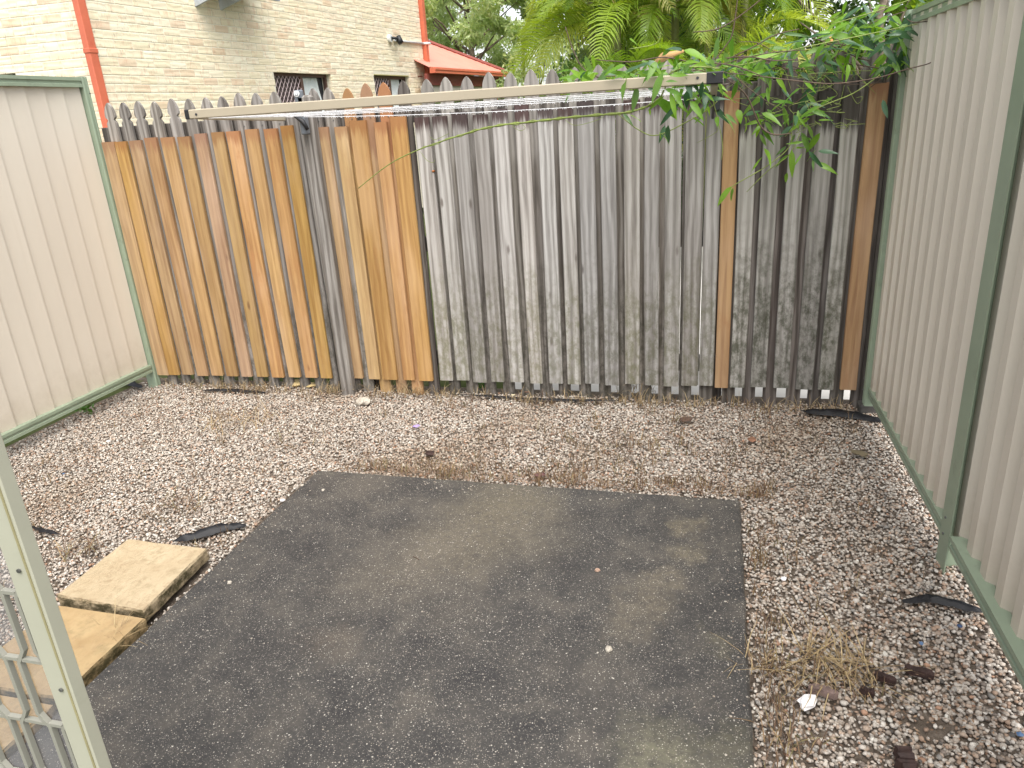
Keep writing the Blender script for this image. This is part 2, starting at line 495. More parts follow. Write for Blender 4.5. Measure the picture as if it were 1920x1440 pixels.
# =================================================================== HOUSE behind the fence
HZ = (-6.058, 6.9)
HA = R(90 - 6.5)
ht = Vector((math.cos(HA), math.sin(HA), 0))
hn = Vector((ht.y, -ht.x, 0))
house = thing('brick_house', 'two storey cream brick house with red downpipes behind the timber fence', 'house', (HZ[0], HZ[1], 0), HA)
def brick_mat():
    t = T('cream clay brick')
    co = t.co()
    r = t.math('FRACT', t.math('ADD', t.math('MULTIPLY', t.rnd(), 3.17), t.math('MULTIPLY', t.isl(), 5.71)))
    off = t.n('CombineXYZ', {0: t.math('MULTIPLY', r, 31.0), 1: 0.0, 2: t.math('MULTIPLY', r, 57.0)}).outputs[0]
    v = t.vm('ADD', co, off)
    base = t.ramp(r, [(0, (.77, .675, .48)), (.4, (.82, .735, .54)), (.7, (.80, .70, .525)), (1, (.84, .775, .60))])
    # ribbed smears fired darker: vertical dashes in patches
    p = t.noise(t.vm('MULTIPLY', v, (1, 1, .8)), 9, 3, .5)
    dash = t.noise(t.vm('MULTIPLY', v, (1, 1, .25)), 48, 4, .65)
    m = t.math('MULTIPLY', t.mr(p, .48, .62), t.mr(dash, .40, .62))
    c = t.mix(t.math('MULTIPLY', m, .62), base, (.66, .46, .31))
    m2 = t.math('MULTIPLY', t.mr(t.noise(v, 7, 2), .58, .68), t.mr(t.noise(t.vm('MULTIPLY', v, (1, 1, .3)), 70, 3), .5, .62))
    c = t.mix(t.math('MULTIPLY', m2, .5), c, (.30, .21, .17))
    c = t.mix(t.math('MULTIPLY', t.mr(t.math('FRACT', t.math('MULTIPLY', r, 13.7)), .88, .94), .35), c, (.58, .34, .22))
    crease = t.n('TexWave', {'Vector': t.vm('MULTIPLY', v, (1, 1, 2.0)), 'Scale': 2.6, 'Distortion': 7.0, 'Detail': 2.0}, wave_type='RINGS').outputs[1]
    t.bump(t.math('ADD', t.math('MULTIPLY', crease, .6), t.math('MULTIPLY', dash, .9)), .55, .006)
    return t.fin(c, .85, 0, .2)
BRICK = brick_mat()
MORTAR = plain('cream mortar', (.74, .69, .56), .9, 0, .08, 30, .2, bump=.3)
BL, BH, MJ = .230, .076, .010
def brick_mesh(l, jit):
    b = .003
    r = random.Random(int(l * 1000) + jit)
    def j(): return r.uniform(-.0012, .0012)
    v = [(0, .05, 0), (l, .05, 0), (l, .05, BH), (0, .05, BH),
         (0, b, 0), (l, b, 0), (l, b, BH), (0, b, BH),
         (b, j(), b), (l - b, j(), b), (l - b, j(), BH - b), (b, j(), BH - b)]
    f = [(4, 5, 9, 8), (5, 6, 10, 9), (6, 7, 11, 10), (7, 4, 8, 11), (8, 9, 10, 11), (0, 1, 5, 4), (1, 2, 6, 5), (2, 3, 7, 6), (3, 0, 4, 7)]
    return v, f
_bm = {}
def brick_me(l, k):
    key = (round(l, 3), k)
    if key not in _bm:
        v, f = brick_mesh(l, k)
        _bm[key] = mesh('brick', v, f, BRICK)
    return _bm[key]
W_OPEN = [(2.79, 4.15, 1.30, 2.325), (5.42, 6.66, 1.30, 2.34)]
WALL_L, Z0, Z1 = 7.30, 1.46, 4.0
cand = []
def lay(org, ang, length, opens, z0, z1, tagw):
    k = 0
    z = z0
    while z < z1:
        s = -.12 if k % 2 else 0.0
        while s < length:
            a, b = max(s, 0.0), min(s + BL, length)
            if b - a > .03:
                segs = [(a, b)]
                for (o0, o1, oz0, oz1) in opens:
                    if z + BH > oz0 and z < oz1 - .01:
                        ns = []
                        for (p, q) in segs:
                            if q <= o0 or p >= o1: ns.append((p, q))
                            else:
                                if p < o0 - .03: ns.append((p, o0))
                                if q > o1 + .03: ns.append((o1, q))
                        segs = ns
                for (p, q) in segs: cand.append((tagw, org + Vector((math.cos(ang), math.sin(ang), 0)) * p + Vector((0, 0, z)), ang, q - p))
            s += BL + MJ
        z += BH + MJ
        k += 1
LA = R(99.5)
LW = 2.6
lorg = Vector((math.cos(LA), math.sin(LA), 0)) * LW
lay(Vector((0, 0, 0)), 0.0, WALL_L, W_OPEN, Z0, Z1, 'r')
lay(lorg, LA + math.pi, LW - .012, [(LW - 3.2, LW - 1.05, 1.2, 2.32)], Z0, Z1, 'l')
# nearest bricks in view stand alone; the rest stay joined
def inview(c):
    w = house_M @ c
    d = w - Vector((0, 0, EYE))
    zc = d.dot(_fw)
    x, y = 960 + FPX * d.dot(CR) / zc, 720 - FPX * d.dot(CU) / zc
    return zc, x, y
house_M = Matrix.Translation((HZ[0], HZ[1], 0)) @ Matrix.Rotation(HA, 4, 'Z')
score = []
for i, (tw, p, a, l) in enumerate(cand):
    zc, x, y = inview(p + Vector((math.cos(a), math.sin(a), 0)) * l / 2 + Vector((0, 0, .04)))
    vis = -20 < x < 800 and -12 < y < 262 - .075 * x
    if tw == 'l' and (y > 150 or x > 185): vis = False
    score.append((0 if vis else 1, zc - l * 2, i))
score.sort()
solo = {i for (a, b, i) in score[:300]}
rest = MB()
for i, (tw, p, a, l) in enumerate(cand):
    if i in solo:
        put('brick', brick_me(l, i % 3), house, p, (0, 0, a))
    else:
        v, f = brick_mesh(l, i % 3)
        M = Matrix.Translation(p) @ Matrix.Rotation(a, 4, 'Z')
        rest.add([M @ Vector(q) for q in v], f)
tag(rest.local('brickwork', BRICK, house), kind='stuff')
# mortar-faced wall behind the bricks, with the openings left out
b = MB()
MY = .0042
def wall_rect(s0, s1, z0, z1): b.box((s0, MY, z0), (s1, .25, z1))
xs = [.008, W_OPEN[0][0] - .004, W_OPEN[0][1] + .004, W_OPEN[1][0] - .004, W_OPEN[1][1] + .004, WALL_L - .005]
wall_rect(xs[0], xs[1], 0, 4.2); wall_rect(xs[2], xs[3], 0, 4.2); wall_rect(xs[4], xs[5], 0, 4.2)
for (o0, o1, oz0, oz1) in W_OPEN:
    wall_rect(o0 - .004, o1 + .004, 0, oz0); wall_rect(o0 - .004, o1 + .004, oz1 + .012, 4.2)
b.local('wall', MORTAR, house)
b = MB()
M = Matrix.Translation(lorg) @ Matrix.Rotation(LA + math.pi, 4, 'Z')
b.box((LW - 1.046, MY, 0), (LW - .01, .24, 4.2), M=M)
b.box((0, MY, 0), (LW - 1.054, .24, 1.2), M=M); b.box((0, MY, 2.33), (LW - 1.05, .24, 4.2), M=M)
b.local('wall', MORTAR, house)
b = MB().box((.1, .22, 0), (LW - 1.05, .26, 2.33), M=M)
b.local('window', DARKROOM, house)
# the two slider windows
GLASS = plain('dark window glass', (.035, .04, .045), .06, 0, .1, 3, .8)
for wi, (o0, o1, oz0, oz1) in enumerate(W_OPEN):
    mid = o0 + (o1 - o0) * .52
    f = MB()
    D0, D1 = .085, .135
    f.box((o0, D0, oz1 - .045), (o1, D1, oz1)); f.box((o0, D0, oz0), (o1, D1, oz0 + .05))
    f.box((o0, D0, oz0 + .05), (o0 + .035, D1, oz1 - .045)); f.box((o1 - .035, D0, oz0 + .05), (o1, D1, oz1 - .045))
    f.box((mid - .03, D0 - .012, oz0 + .05), (mid + .03, D1 - .003, oz1 - .045))
    fr = f.local('window', BROWN, house)
    gr = MB()
    st = .085
    H = oz1 - .045 - oz0 - .05
    L_ = mid - .03 - o0 - .035
    k = -int(H / st) - 1
    while k * st < L_:
        for sg in (1, -1):
            x0 = o0 + .035 + k * st
            p0, p1 = (x0, oz0 + .05), (x0 + H * .72, oz1 - .045)
            if sg < 0: p0, p1 = (x0 + H * .72, oz0 + .05), (x0, oz1 - .045)
            lo, hi = o0 + .035, mid - .03
            ts = []
            for xb in (lo, hi): ts.append((xb - p0[0]) / (p1[0] - p0[0]))
            t0, t1 = max(0, min(ts)), min(1, max(ts))
            if t1 - t0 > .02:
                A = (p0[0] + (p1[0] - p0[0]) * t0, D0 - .004 - .002 * sg, p0[1] + (p1[1] - p0[1]) * t0)
                B = (p0[0] + (p1[0] - p0[0]) * t1, D0 - .004 - .002 * sg, p0[1] + (p1[1] - p0[1]) * t1)
                gr.tube([A, B], .0062, 4)
        k += 1
    gr.local('security_grille', plain('purple brown grille', (.42, .33, .33), .4, .1), fr)
    MB().box((o0 + .03, .118, oz0 + .05), (mid, .122, oz1 - .045)).local('pane', plain('fly screen dark', (.10, .075, .075), .6), fr)
    MB().box((mid, .150, oz0 + .05), (o1 - .03, .154, oz1 - .04)).local('pane', GLASS, fr)
    cu = MB()
    n = 14
    for i in range(n + 1):
        s_ = mid + .04 + (o1 - mid - .12) * i / n
        for j in range(7):
            tt = j / 6
            sw = (.25 + .5 * tt ** 1.3) if wi == 0 else (.30 + .15 * tt)
            s2 = s_ - (s_ - mid - .04) * (1 - min(1, .55 + sw)) 
            cu.v.append(Vector((s2, .143 + .004 * math.sin(i * 2.1), oz1 - .05 - (oz1 - oz0 - .1) * tt)))
    for i in range(n):
        for j in range(6):
            a = i * 7 + j
            cu.f.append((a, a + 1, a + 8, a + 7))
    cu.local('curtain', CURTAIN, fr)
    MB().box((o0 - .06, .004, oz1 + .001), (o1 + .06, .10, oz1 + .010)).local('lintel', plain('yellow cream lintel', (.62, .56, .25), .6), house)
# downpipes: rectangular section on the near corner and the far end
def downpipe(s, n0, w, d, z0, z1, joint):
    dp = MB().box((s, -n0 - d, z0), (s + w, -n0, z1), .006).local('downpipe', RED, house)
    for z in joint:
        MB().box((s - .006, -n0 - d - .006, z), (s + w + .006, -n0 + .004, z + .045), .004).local('clip', RED, dp)
    return dp
b = MB()
Mc = Matrix.Rotation(0, 4, 'Z')
downpipe(-.115, -.055, .10, .075, .2, 4.2, (2.43,))
downpipe(WALL_L + .012, -.03, .11, .10, .2, 4.2, ())
# conduit to the sensor light
MB().tube([(6.20, -.025, 2.905), (6.6, -.025, 2.908), (7.30, -.025, 2.915)], .020, 8).local('conduit', plain('grey conduit', (.55, .57, .58), .5), house, smooth=True)
MB().tube([(7.30, -.03, 2.915), (7.34, -.09, 2.915), (7.45, -.09, 2.915), (7.52, -.02, 2.915)], .022, 8).local('conduit', WHITE, house, smooth=True)
sl_t = thing('sensor_light', 'small black sensor light on a white base high on the brick wall', 'sensor light', house_M @ Vector((6.12, 0, 2.92)), HA)
MB().tube([(0, 0, 0), (0, -.05, 0)], .06, 12).local('base', WHITE, sl_t, (-.06, 0, .01), smooth=False)
MB().tube([(-.06, -.05, .01), (-.03, -.09, .01), (.0, -.12, .0), (.06, -.12, -.0)], .024, 8).local('arm', BLACK, sl_t, smooth=True)
MB().tube([(.07, -.12, .05), (.07, -.13, -.02), (.07, -.16, -.075)], [.035, .055, .05], 10).local('sensor_head', BLACK, sl_t, smooth=True)
# air conditioner on brackets
ac = thing('air_conditioner', 'white air conditioner unit on grey brackets high on the brick wall', 'air conditioner', house_M @ Vector((1.5, 0, 3.09)), HA)
MB().box((.02, -.40, .07), (.95, -.08, .66), .02).local('casing', WHITE, ac)
MB().box((.10, -.36, .060), (.90, -.12, .069)).local('base_tray', plain('dark tray', (.06, .06, .065), .5), ac)
for s in (.02, .44):
    br = MB().box((s, -.46, 0.02), (s + .045, 0, .06), .003)
    br.prism([(s + .005, -.44, .02), (s + .005, 0, -.09), (s + .005, 0, .02)], (.03, 0, 0))
    br.local('bracket', GREYMETAL, ac)
MB().box((.5, -.46, .02), (1.05, -.42, .06), .003).local('rail', GREYMETAL, ac)
gg = MB()
for k in range(11): gg.box((.12, -.412, .16 + k * .04), (.62, -.402, .17 + k * .04))
gg.local('fan_grille', GREYMETAL, ac)

# patio roof running on past the brick wall
EO = .30
def hl(s, n, z): return house_M @ Vector((s, -n, z))
def on_house(x, y, n):
    d = ray(x, y)
    o = Vector((0, 0, EYE)) - (Vector((HZ[0], HZ[1], 0)) + hn * n)
    k = -(hn.dot(o)) / hn.dot(d)
    p = Vector((0, 0, EYE)) + d * k
    return (p - Vector((HZ[0], HZ[1], 0))).dot(ht), p.z
sA, zA = on_house(806, 127, EO)
sB, zB = on_house(948, 135, EO)
zE = (zA + zB) / 2 
pr = MB()
RISE = .78
ridge0 = Vector((sA - 1.0, 1.9, zE + RISE + .25)); ridge1 = Vector((sA + .2, 1.9, zE + RISE))
e0, e1 = Vector((sA - .02, -EO, zE)), Vector((sB, -EO, zE))
RY, RS, RH = 1.75, 1.40, .86
ridge = (Vector((sA - .02, -EO + RY, zE + RH)), Vector((sB - RS, -EO + RY, zE + RH)))
back = (Vector((sA - .02, 4.5, zE)), Vector((sB, 4.5, zE)))
n = 40
rv, rf = [], []
# corrugated near slope (ribs climb to the hip)
for i in range(n * 2 + 1):
    u = i / (n * 2)
    s_ = e0.x + (e1.x - e0.x) * u
    tmax = min(1.0, (e1.x - s_) / RS)
    h = .014 if i % 2 else 0
    rv += [Vector((s_, e0.y, zE + h)), Vector((s_, e0.y + (ridge[0].y - e0.y) * tmax, zE + RH * tmax + h))]
for i in range(n * 2): rf.append((2 * i, 2 * i + 2, 2 * i + 3, 2 * i + 1))
roof = put('roof', mesh('roof', rv, rf, REDROOF), house)
hip = MB().tube([e1 + Vector((0, 0, .02)), ridge[1] + Vector((0, 0, .03)), ridge[0] + Vector((0, 0, .03))], .05, 6)
hip.local('ridge_cap', SOFFIT, roof)
hb = MB().add([e1, back[1], ridge[1]], [(0, 1, 2)]); hb.add([ridge[0], ridge[1], back[1], back[0]], [(0, 1, 2, 3)])
hb.local('roof', REDROOF, house)
gt = MB()
prof = [(-.005, .0), (-.13, -.005), (-.135, -.045), (-.12, -.055), (-.125, -.10), (-.005, -.10)]
gt.prism([(e0.x + .03, e0.y + a + .02, zE + c) for a, c in prof], (e1.x - e0.x + .06, 0, 0))
gt.local('gutter', RED, house)
MB().box((e0.x, e0.y + .06, zE - .30), (e1.x - .3, e0.y + .12, zE - .10)).local('fascia', SOFFIT, house)
MB().box((e0.x, e0.y + .10, zE - .55), (e1.x - .35, e0.y + .22, zE - .301)).local('beam', CREAMBEAM, house)
MB().box((e1.x - .42, e0.y + .08, -.1), (e1.x - .30, e0.y + .20, zE - .10), .01).local('post', RED, house)
MB().box((e0.x + .1, e0.y + .3, zE - .14), (e1.x - .3, 4.3, zE - .12)).local('ceiling', SOFFIT, house)

# =================================================================== LEFT AND RIGHT STEEL FENCES
def sheet(b, x, y0, y1, z0, z1, face, pitch=.132, depth=.030):
    """ribbed steel sheet in the plane x; face = +1 ribs stand towards +x"""
    prof = [(0, 0), (.003, depth), (.052, depth), (.082, 0)] if face < 0 else [(0, 0), (.003, depth), (.125, .0012)]
    ys = []
    k = 0
    while True:
        for (d, h) in prof:
            y = y1 - (k * pitch + d)
            if y < y0: break
            ys.append((y, h))
        else:
            k += 1
            continue
        break
    base = len(b.v)
    for (y, h) in ys:
        b.v += [Vector((x + face * h, y, z0)), Vector((x + face * h, y, z1))]
    for i in range(len(ys) - 1):
        q = base + 2 * i
        b.f.append((q, q + 1, q + 3, q + 2))
def rail_c(b, x, y0, y1, z0, z1, face):
    # folded channel with a groove along the visible face
    h = z1 - z0
    prof = [(-.012, z0), (.036, z0), (.036, z0 + h * .30), (.030, z0 + h * .36), (.030, z0 + h * .60), (.038, z0 + h * .66), (.038, z1), (-.012, z1)]
    b.prism([(x + face * a, y0, z) for a, z in prof], (0, y1 - y0, 0))
def post_c(b, x, y0, y1, z0, z1, face, out=.05):
    ym = (y0 + y1) / 2
    prof = [(-.03, y0), (out - .006, y0), (out, y0 + .006), (out, ym - .006), (out - .005, ym - .003), (out - .005, ym + .003), (out, ym + .006), (out, y1 - .006), (out - .006, y1), (-.03, y1)]
    b.prism([(x + face * a, y, z0) for a, y in prof], (0, 0, z1 - z0))
def post_slot(b, x, y0, y1, z0, z1, face, out):
    # channel post open towards -y: the near panel slides into the slot
    prof = [(out, y1), (out, y0), (out - .0045, y0), (out - .0045, y1 - .036), (-.045, y1 - .036), (-.045, y1)]
    b.prism([(x + face * a, y, z0) for a, y in prof], (0, 0, z1 - z0))
def steel_fence(label, x, face, panels, posts, zt, zb):
    t = thing('steel_fence', label, 'fence', (x, (panels[0][0] + panels[-1][1]) / 2, 0), 0, 'ribbed steel side fences')
    for (y0, y1) in panels:
        b = MB(); sheet(b, x + (.022 if face < 0 and y0 < 1 else 0), y0, y1, zb + .02, zt - .02, face, depth=.034 if face < 0 else .013)
        b.part('panel', CREAM, t)
        b = MB(); rail_c(b, x + face * .003, y0, min(y1, 2.482) if y0 < 1 and face < 0 else y1, zb, zb + .052, face); b.part('bottom_rail', GREEN, t)
        b = MB(); rail_c(b, x + face * .003, y0, min(y1, 2.482) if y0 < 1 and face < 0 else y1, zt - .055, zt, face); b.part('top_rail', GREEN, t)
    for (y0, y1, out) in posts:
        b = MB(); (post_slot if face < 0 and y0 < 3 else post_c)(b, x, y0, y1, -.12, zt + .004, face, out)
        po = b.part('post', GREEN, t)
        for z in (.17, .105, zt - .09):
            MB().tube([(x + face * out, (y0 + y1) / 2 + .012, z), (x + face * (out + .004), (y0 + y1) / 2 + .012, z)], .005, 8).part('screw', SCREW, po)
    return t
steel_fence('smooth cream steel fence panel with green frame beside the orange palings', -3.715, 1, [(.5, 1.62), (1.68, 4.00)], [(1.62, 1.68, .04), (4.004, 4.05, .042)], 1.962, .078)
steel_fence('ribbed cream steel fence with green posts beside the grey palings', .888, -1, [(.4, 2.54), (2.585, 3.93)], [(2.485, 2.583, .042), (3.94, 3.985, .055)], 1.915, .082)
# =================================================================== TIMBER FENCE
FY = 4.05
fence = thing('timber_fence', 'tall timber picket fence with orange and grey palings across the yard end', 'fence', (-1.4, FY + .03, 0))
def board(name, x0, x1, y0, y1, z0, z1, m, tilt=0.0, bev=.004, bow=0.0):
    """upright board with eased edges, origin at its foot"""
    cx = (x0 + x1) / 2
    w = (x1 - x0) / 2
    nz = 6
    sec = [(-w + bev, y0), (w - bev, y0), (w, y0 + bev), (w, y1), (-w, y1), (-w, y0 + bev)]
    v, f = [], []
    n = len(sec)
    for k in range(nz + 1):
        tt = k / nz
        z = z0 + (z1 - z0) * tt
        dx = tilt * (z - z0) + bow * math.sin(math.pi * tt)
        for (a, y) in sec: v.append((cx + a + dx, y, z))
    for k in range(nz):
        for j in range(n):
            a, c = k * n + j, k * n + (j + 1) % n
            f.append((a, c, c + n, a + n))
    f.append(tuple(range(n))[::-1]); f.append(tuple(range(nz * n, nz * n + n)))
    return part(name, v, f, m, fence, (cx, y0, z0))
# rails behind the pickets
for (z0, z1) in ((1.585, 1.672), (.86, .945), (.145, .235)):
    MB().box((-3.70, FY + .040, z0), (.90, FY + .085, z1), .004).part('rail', W_DARK, fence, (-1.4, FY + .04, z0))
for x in (-2.12, .02): MB().box((x, FY + .088, -.2), (x + .09, FY + .178, 1.70), .006).part('post', W_DARK, fence, (x, FY + .09, -.2))
# front palings, measured left and right edges at the foot
OR = [(294, 315), (315.5, 335), (341, 361), (369, 389), (396, 417), (424, 445), (452, 471), (481, 501), (509, 531), (541, 562), (572, 594), (601, 622), (657, 680), (691, 712), (717, 744), (756, 777), (785, 811)]
GR = [(825, 849), (856, 880), (887, 912), (921, 945), (957, 982), (994, 1017), (1030, 1055), (1064, 1089), (1097, 1124), (1134, 1160), (1172, 1199), (1209, 1235), (1244, 1272), (1277, 1307), (1310, 1337)]
OR2 = [(1340, 1365)]
MO = [(1368, 1396), (1407, 1436), (1450, 1479), (1492, 1524), (1534, 1563)]
OR3 = [(1575, 1606)]
rb = random.Random(5)
def footz(x): return .050 + .032 * (x + 3.6) / 4.4
def batten(pair, m, top, name='paling', thick=.024, dx=0.0, ybias=0.0):
    yb = 700.5 + (pair[0] - 305) * .0222
    a, c = at(pair[0], yb, FY - .024), at(pair[1], yb, FY - .024)
    z0 = footz(a.x) + rb.gauss(0, .003)
    return board(name, a.x, c.x, FY - thick + ybias, FY, z0, top + rb.gauss(0, .004), m, rb.gauss(0, .0022) + dx, .004, rb.gauss(0, .0025))
for i, p in enumerate(OR):
    top = 1.592 if i < 14 else 1.60
    top += (.0, .002, -.004, .004, .0, .0, .01, .008, .0, .005, .012, .02, .0, .0, .015, .006, .018)[i]
    batten(p, W_ORANGE, top)
for i, p in enumerate(GR): batten(p, W_GREY, 1.60 + .012 * (i % 3) + (.01 if i > 2 else 0), dx=(-.006 if i == 12 else 0))
batten(OR2[0], W_ORANGE, 1.635)
for p in MO: batten(p, W_MOSS, 1.60)
batten(OR3[0], W_ORANGE, 1.622)
# back pickets with spear heads
TIPS = [204, 231, 260, 290, 322, 352, 384, 416, 447, 481, 514, None, 588, 616, 651, 686, 720, 756, 800, 837, 876, 916, 956, 996, 1036, 1080, 1123, 1167, 1210, 1253, 1297, 1342, 1392, 1436, 1482, 1534, 1581, 1630, 1676]
def spear(x, w, tip, m, y0=FY + .003, y1=FY + .021, foot=-.06, head=True, tilt=0.0):
    h = w / 2
    H = [(-h, foot), (h, foot), (h, tip - .125), (h * .98, tip - .118), (h * .62, tip - .103), (h * .62, tip - .096), (h * 1.0, tip - .085), (h * 1.03, tip - .072), (h * .93, tip - .050), (h * .66, tip - .026), (h * .30, tip - .008), (0, tip),
         (-h * .30, tip - .008), (-h * .66, tip - .026), (-h * .93, tip - .050), (-h * 1.03, tip - .072), (-h, tip - .085), (-h * .62, tip - .096), (-h * .62, tip - .103), (-h * .98, tip - .118), (-h, tip - .125)]
    if not head: H = [(-h, foot), (h, foot), (h, tip - .03), (h * .6, tip - .012), (h * .3, tip - .02), (0, tip), (-h * .4, tip - .015), (-h, tip - .06)]
    pts = [(x + a + tilt * (z - foot), y0, z) for a, z in H]
    return MB().prism([Vector(p) for p in pts][::-1], (0, y1 - y0, 0)).part('picket', m, fence, (x, y0, foot))
prevx = None
for i, px in enumerate(TIPS):
    if px is None: continue
    p = at(px, 205 - .062 * (px - 200) - 4, FY + .01)
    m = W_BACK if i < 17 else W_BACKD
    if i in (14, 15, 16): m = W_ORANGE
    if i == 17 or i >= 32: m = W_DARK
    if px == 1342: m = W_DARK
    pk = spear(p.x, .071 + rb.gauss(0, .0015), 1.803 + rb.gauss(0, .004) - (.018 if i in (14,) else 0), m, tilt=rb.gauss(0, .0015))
    # two screws through the top rail
    if 7 < i < 26:
        MB().tube([(p.x + .012, FY + .004, 1.625), (p.x + .012, FY - .001, 1.625)], .0035, 6).part('nail', SCREW, pk)
bx = at(552, 160, FY).x
spear(bx, .062, 1.758, W_BACK, head=False)
p, q = at(617, 703, FY), at(635, 703, FY)
board('picket', p.x, q.x, FY - .008, FY + .012, -.05, 1.69, W_BACK, -.006)
# extra wide back boards on the dark right end
p, q = at(1612, 742, FY), at(1634, 742, FY)
board('picket', p.x - .004, q.x + .03, FY - .020, FY - .001, -.05, 1.70, W_DARK)
# one loose stained stick of timber beside the orange board
board('paling', at(1312, 400, FY).x, at(1318, 400, FY).x, FY - .012, FY, .08, 1.55, W_GREY)
# standing post in front of the fence that carries the line
pa, pb = at(633, 690, 3.97), at(655, 690, 3.97)
post = thing('timber_post', 'dark weathered post standing against the orange palings under the clothesline', 'post', ((pa.x + pb.x) / 2, 3.98, -.05))
v, f = bevbox((pa.x, 3.965, -.1), (pb.x, 4.03, 1.765), .012)
part('post', v, f, W_POST, post, ((pa.x + pb.x) / 2, 3.98, -.1))
# copper knob caught on the palings
kn = at(813, 321, FY - .01)
ko = MB().tube([kn + Vector((0, .012, 0)), kn, kn + Vector((0, -.012, 0)), kn + Vector((0, -.018, 0))], [.006, .009, .008, .003], 8).part('copper_bolt', RUST, None, kn, True)
tag(ko, 'small orange rusty bolt head sticking out between two grey palings', 'bolt')

# =================================================================== CLOTHESLINE
BY = 3.16
bl, br_ = at(358, 214.5, BY), at(1325, 147, BY)
XL, XR = bl.x, br_.x
zl, zr = bl.z, br_.z
line = thing('clothesline', 'beige folding clothesline frame with wet white lines in front of the fence', 'clothesline', ((XL + XR) / 2, FY, 1.6))
def bar_box(b, p, q, hw, hh):
    p, q = Vector(p), Vector(q)
    t = (q - p).normalized()
    s = t.cross(Vector((0, 0, 1))).normalized()
    u = s.cross(t)
    pts = [(-hw, -hh + .004), (-hw + .004, -hh), (hw - .004, -hh), (hw, -hh + .004), (hw, hh - .004), (hw - .004, hh), (-hw + .004, hh), (-hw, hh - .004)]
    b.prism([p + s * a + u * c for a, c in pts], q - p)
    return b
def bar_mat():
    t = T('beige bar with scuff')
    v = t.co()
    p = at(802, 180, BY - .02)
    d = t.n('VectorMath', {0: t.vm('ADD', t.vm('MULTIPLY', t.vm('SUBTRACT', v, (p.x - WPOS[line.name].x, 0, p.z - WPOS[line.name].z)), (1, 0, 2.6)), t.vm('SCALE', t.noise(v, 30, 4, .6, 0, True), (0, 0, 0)))}, operation='LENGTH').outputs['Value']
    c = t.mix(t.mr(t.noise(v, 5, 4), .3, .7), (.40, .345, .255), (.43, .37, .275))
    c = t.mix(t.math('MULTIPLY', t.mr(d, .062, .045), .7), c, (.36, .36, .29))
    return t.fin(c, .42, 0, .4)
bar_box(MB(), (XL, BY, zl), (XR, BY, zr), .014, .0205).part('front_bar', bar_mat(), line, WPOS[line.name])
dv = Vector((XR - XL, 0, zr - zl)).normalized()
bar_box(MB(), Vector((XL, BY, zl)) - dv * .022, Vector((XL, BY, zl)), .0155, .0215).part('end_cap', BLACK, line)
bar_box(MB(), Vector((XR, BY, zr)), Vector((XR, BY, zr)) + dv * .060, .0165, .0225).part('end_cap', BLACK, line)
for px, py in ((368, 214.5), (1308, 146)):
    p = at(px, py, BY - .014)
    MB().tube([p, p + Vector((0, -.003, 0))], .0055, 8).part('rivet', BRACKET, line)
# side arms back to the fence
ahL = Vector((XL + .02, 3.93, zl - .03)); ahR = Vector((XR + .03, 3.93, zr - .055))
bar_box(MB(), (XL + .02, BY + .015, zl - .004), ahL, .014, .019).part('side_arm', BAR, line)
bar_box(MB(), (XR + .03, BY + .015, zr - .012), ahR, .014, .019).part('side_arm', BAR, line)
# wall brackets and struts
b = MB().box((XR + .030, 3.965, zr - .13), (XR + .062, 4.02, zr + .02), .004); b.part('wall_bracket', BRACKET, line)
bar_box(MB(), (XR + .03, 3.96, zr - .16), (XR + .03, 3.66, zr - .06), .007, .008).part('strut', BRACKET, line)
pL = at(566, 226, 3.93)
b = MB().box((pL.x - .008, 3.91, pL.z - .075), (pL.x + .030, 3.955, pL.z + .03), .006); b.part('wall_bracket', PLATE, line)
q0, q1, q2 = at(548, 214, 3.9), at(568, 228, 3.9), at(577, 243, 3.9)
MB().tube([q0, q1, q2], [.008, .014, .010], 8).part('strut', BLACK, line, None, True)
kb = at(556, 176, 3.96)
MB().box((kb.x - .022, 3.965, kb.z - .09), (kb.x + .030, 3.99, kb.z + .02), .006).part('tension_plate', PLATE, line)
for r_, y_, m_ in ((.0165, 3.958, WHITE), (.011, 3.954, GREYMETAL), (.0075, 3.951, WHITE), (.003, 3.948, GREYMETAL)):
    MB().tube([(kb.x, 3.966, kb.z), (kb.x, y_, kb.z)], r_, 14).part('tension_knob', m_, line)
# seven plastic lines hung with rain drops
drops = MB()
for k in range(7):
    y = BY + .08 + k * .112
    tt = (y - BY) / (3.93 - BY)
    a = Vector((XL + .02, y, zl - .020 - .008 * tt)); c = Vector((XR + .03, y, zr - .026 - (.020 * tt if k < 6 else .040)))
    n = 24
    sag = (.004, .005, .003, .006, .004, .008, .022)[k]
    pts = [a.lerp(c, i / n) - Vector((0, 0, sag * 4 * (i / n) * (1 - i / n))) for i in range(n + 1)]
    MB().tube(pts, .0018, 5).part('line', CORD, line, None, True)
    for i in range(int((XR - XL) / .0135)):
        u = (i + rb.uniform(.1, .9)) / ((XR - XL) / .0135)
        if u < .12 or rb.random() < .3 + .25 * math.sin(u * 37 + k * 2): continue
        p = a.lerp(c, u) - Vector((0, 0, sag * 4 * u * (1 - u) + .0052))
        r = rb.uniform(.0014, .0027)
        kk = len(drops.v)
        drops.v += [p + Vector(q) * r for q in ((0, 0, 1.6), (1, 0, 0), (0, 1, 0), (-1, 0, 0), (0, -1, 0), (0, 0, -1.1))]
        drops.f += [tuple(kk + j for j in q) for q in ((0, 1, 2), (0, 2, 3), (0, 3, 4), (0, 4, 1), (5, 2, 1), (5, 3, 2), (5, 4, 3), (5, 1, 4))]
tag(drops.part('raindrops', DROP, line, None, True), kind='stuff')

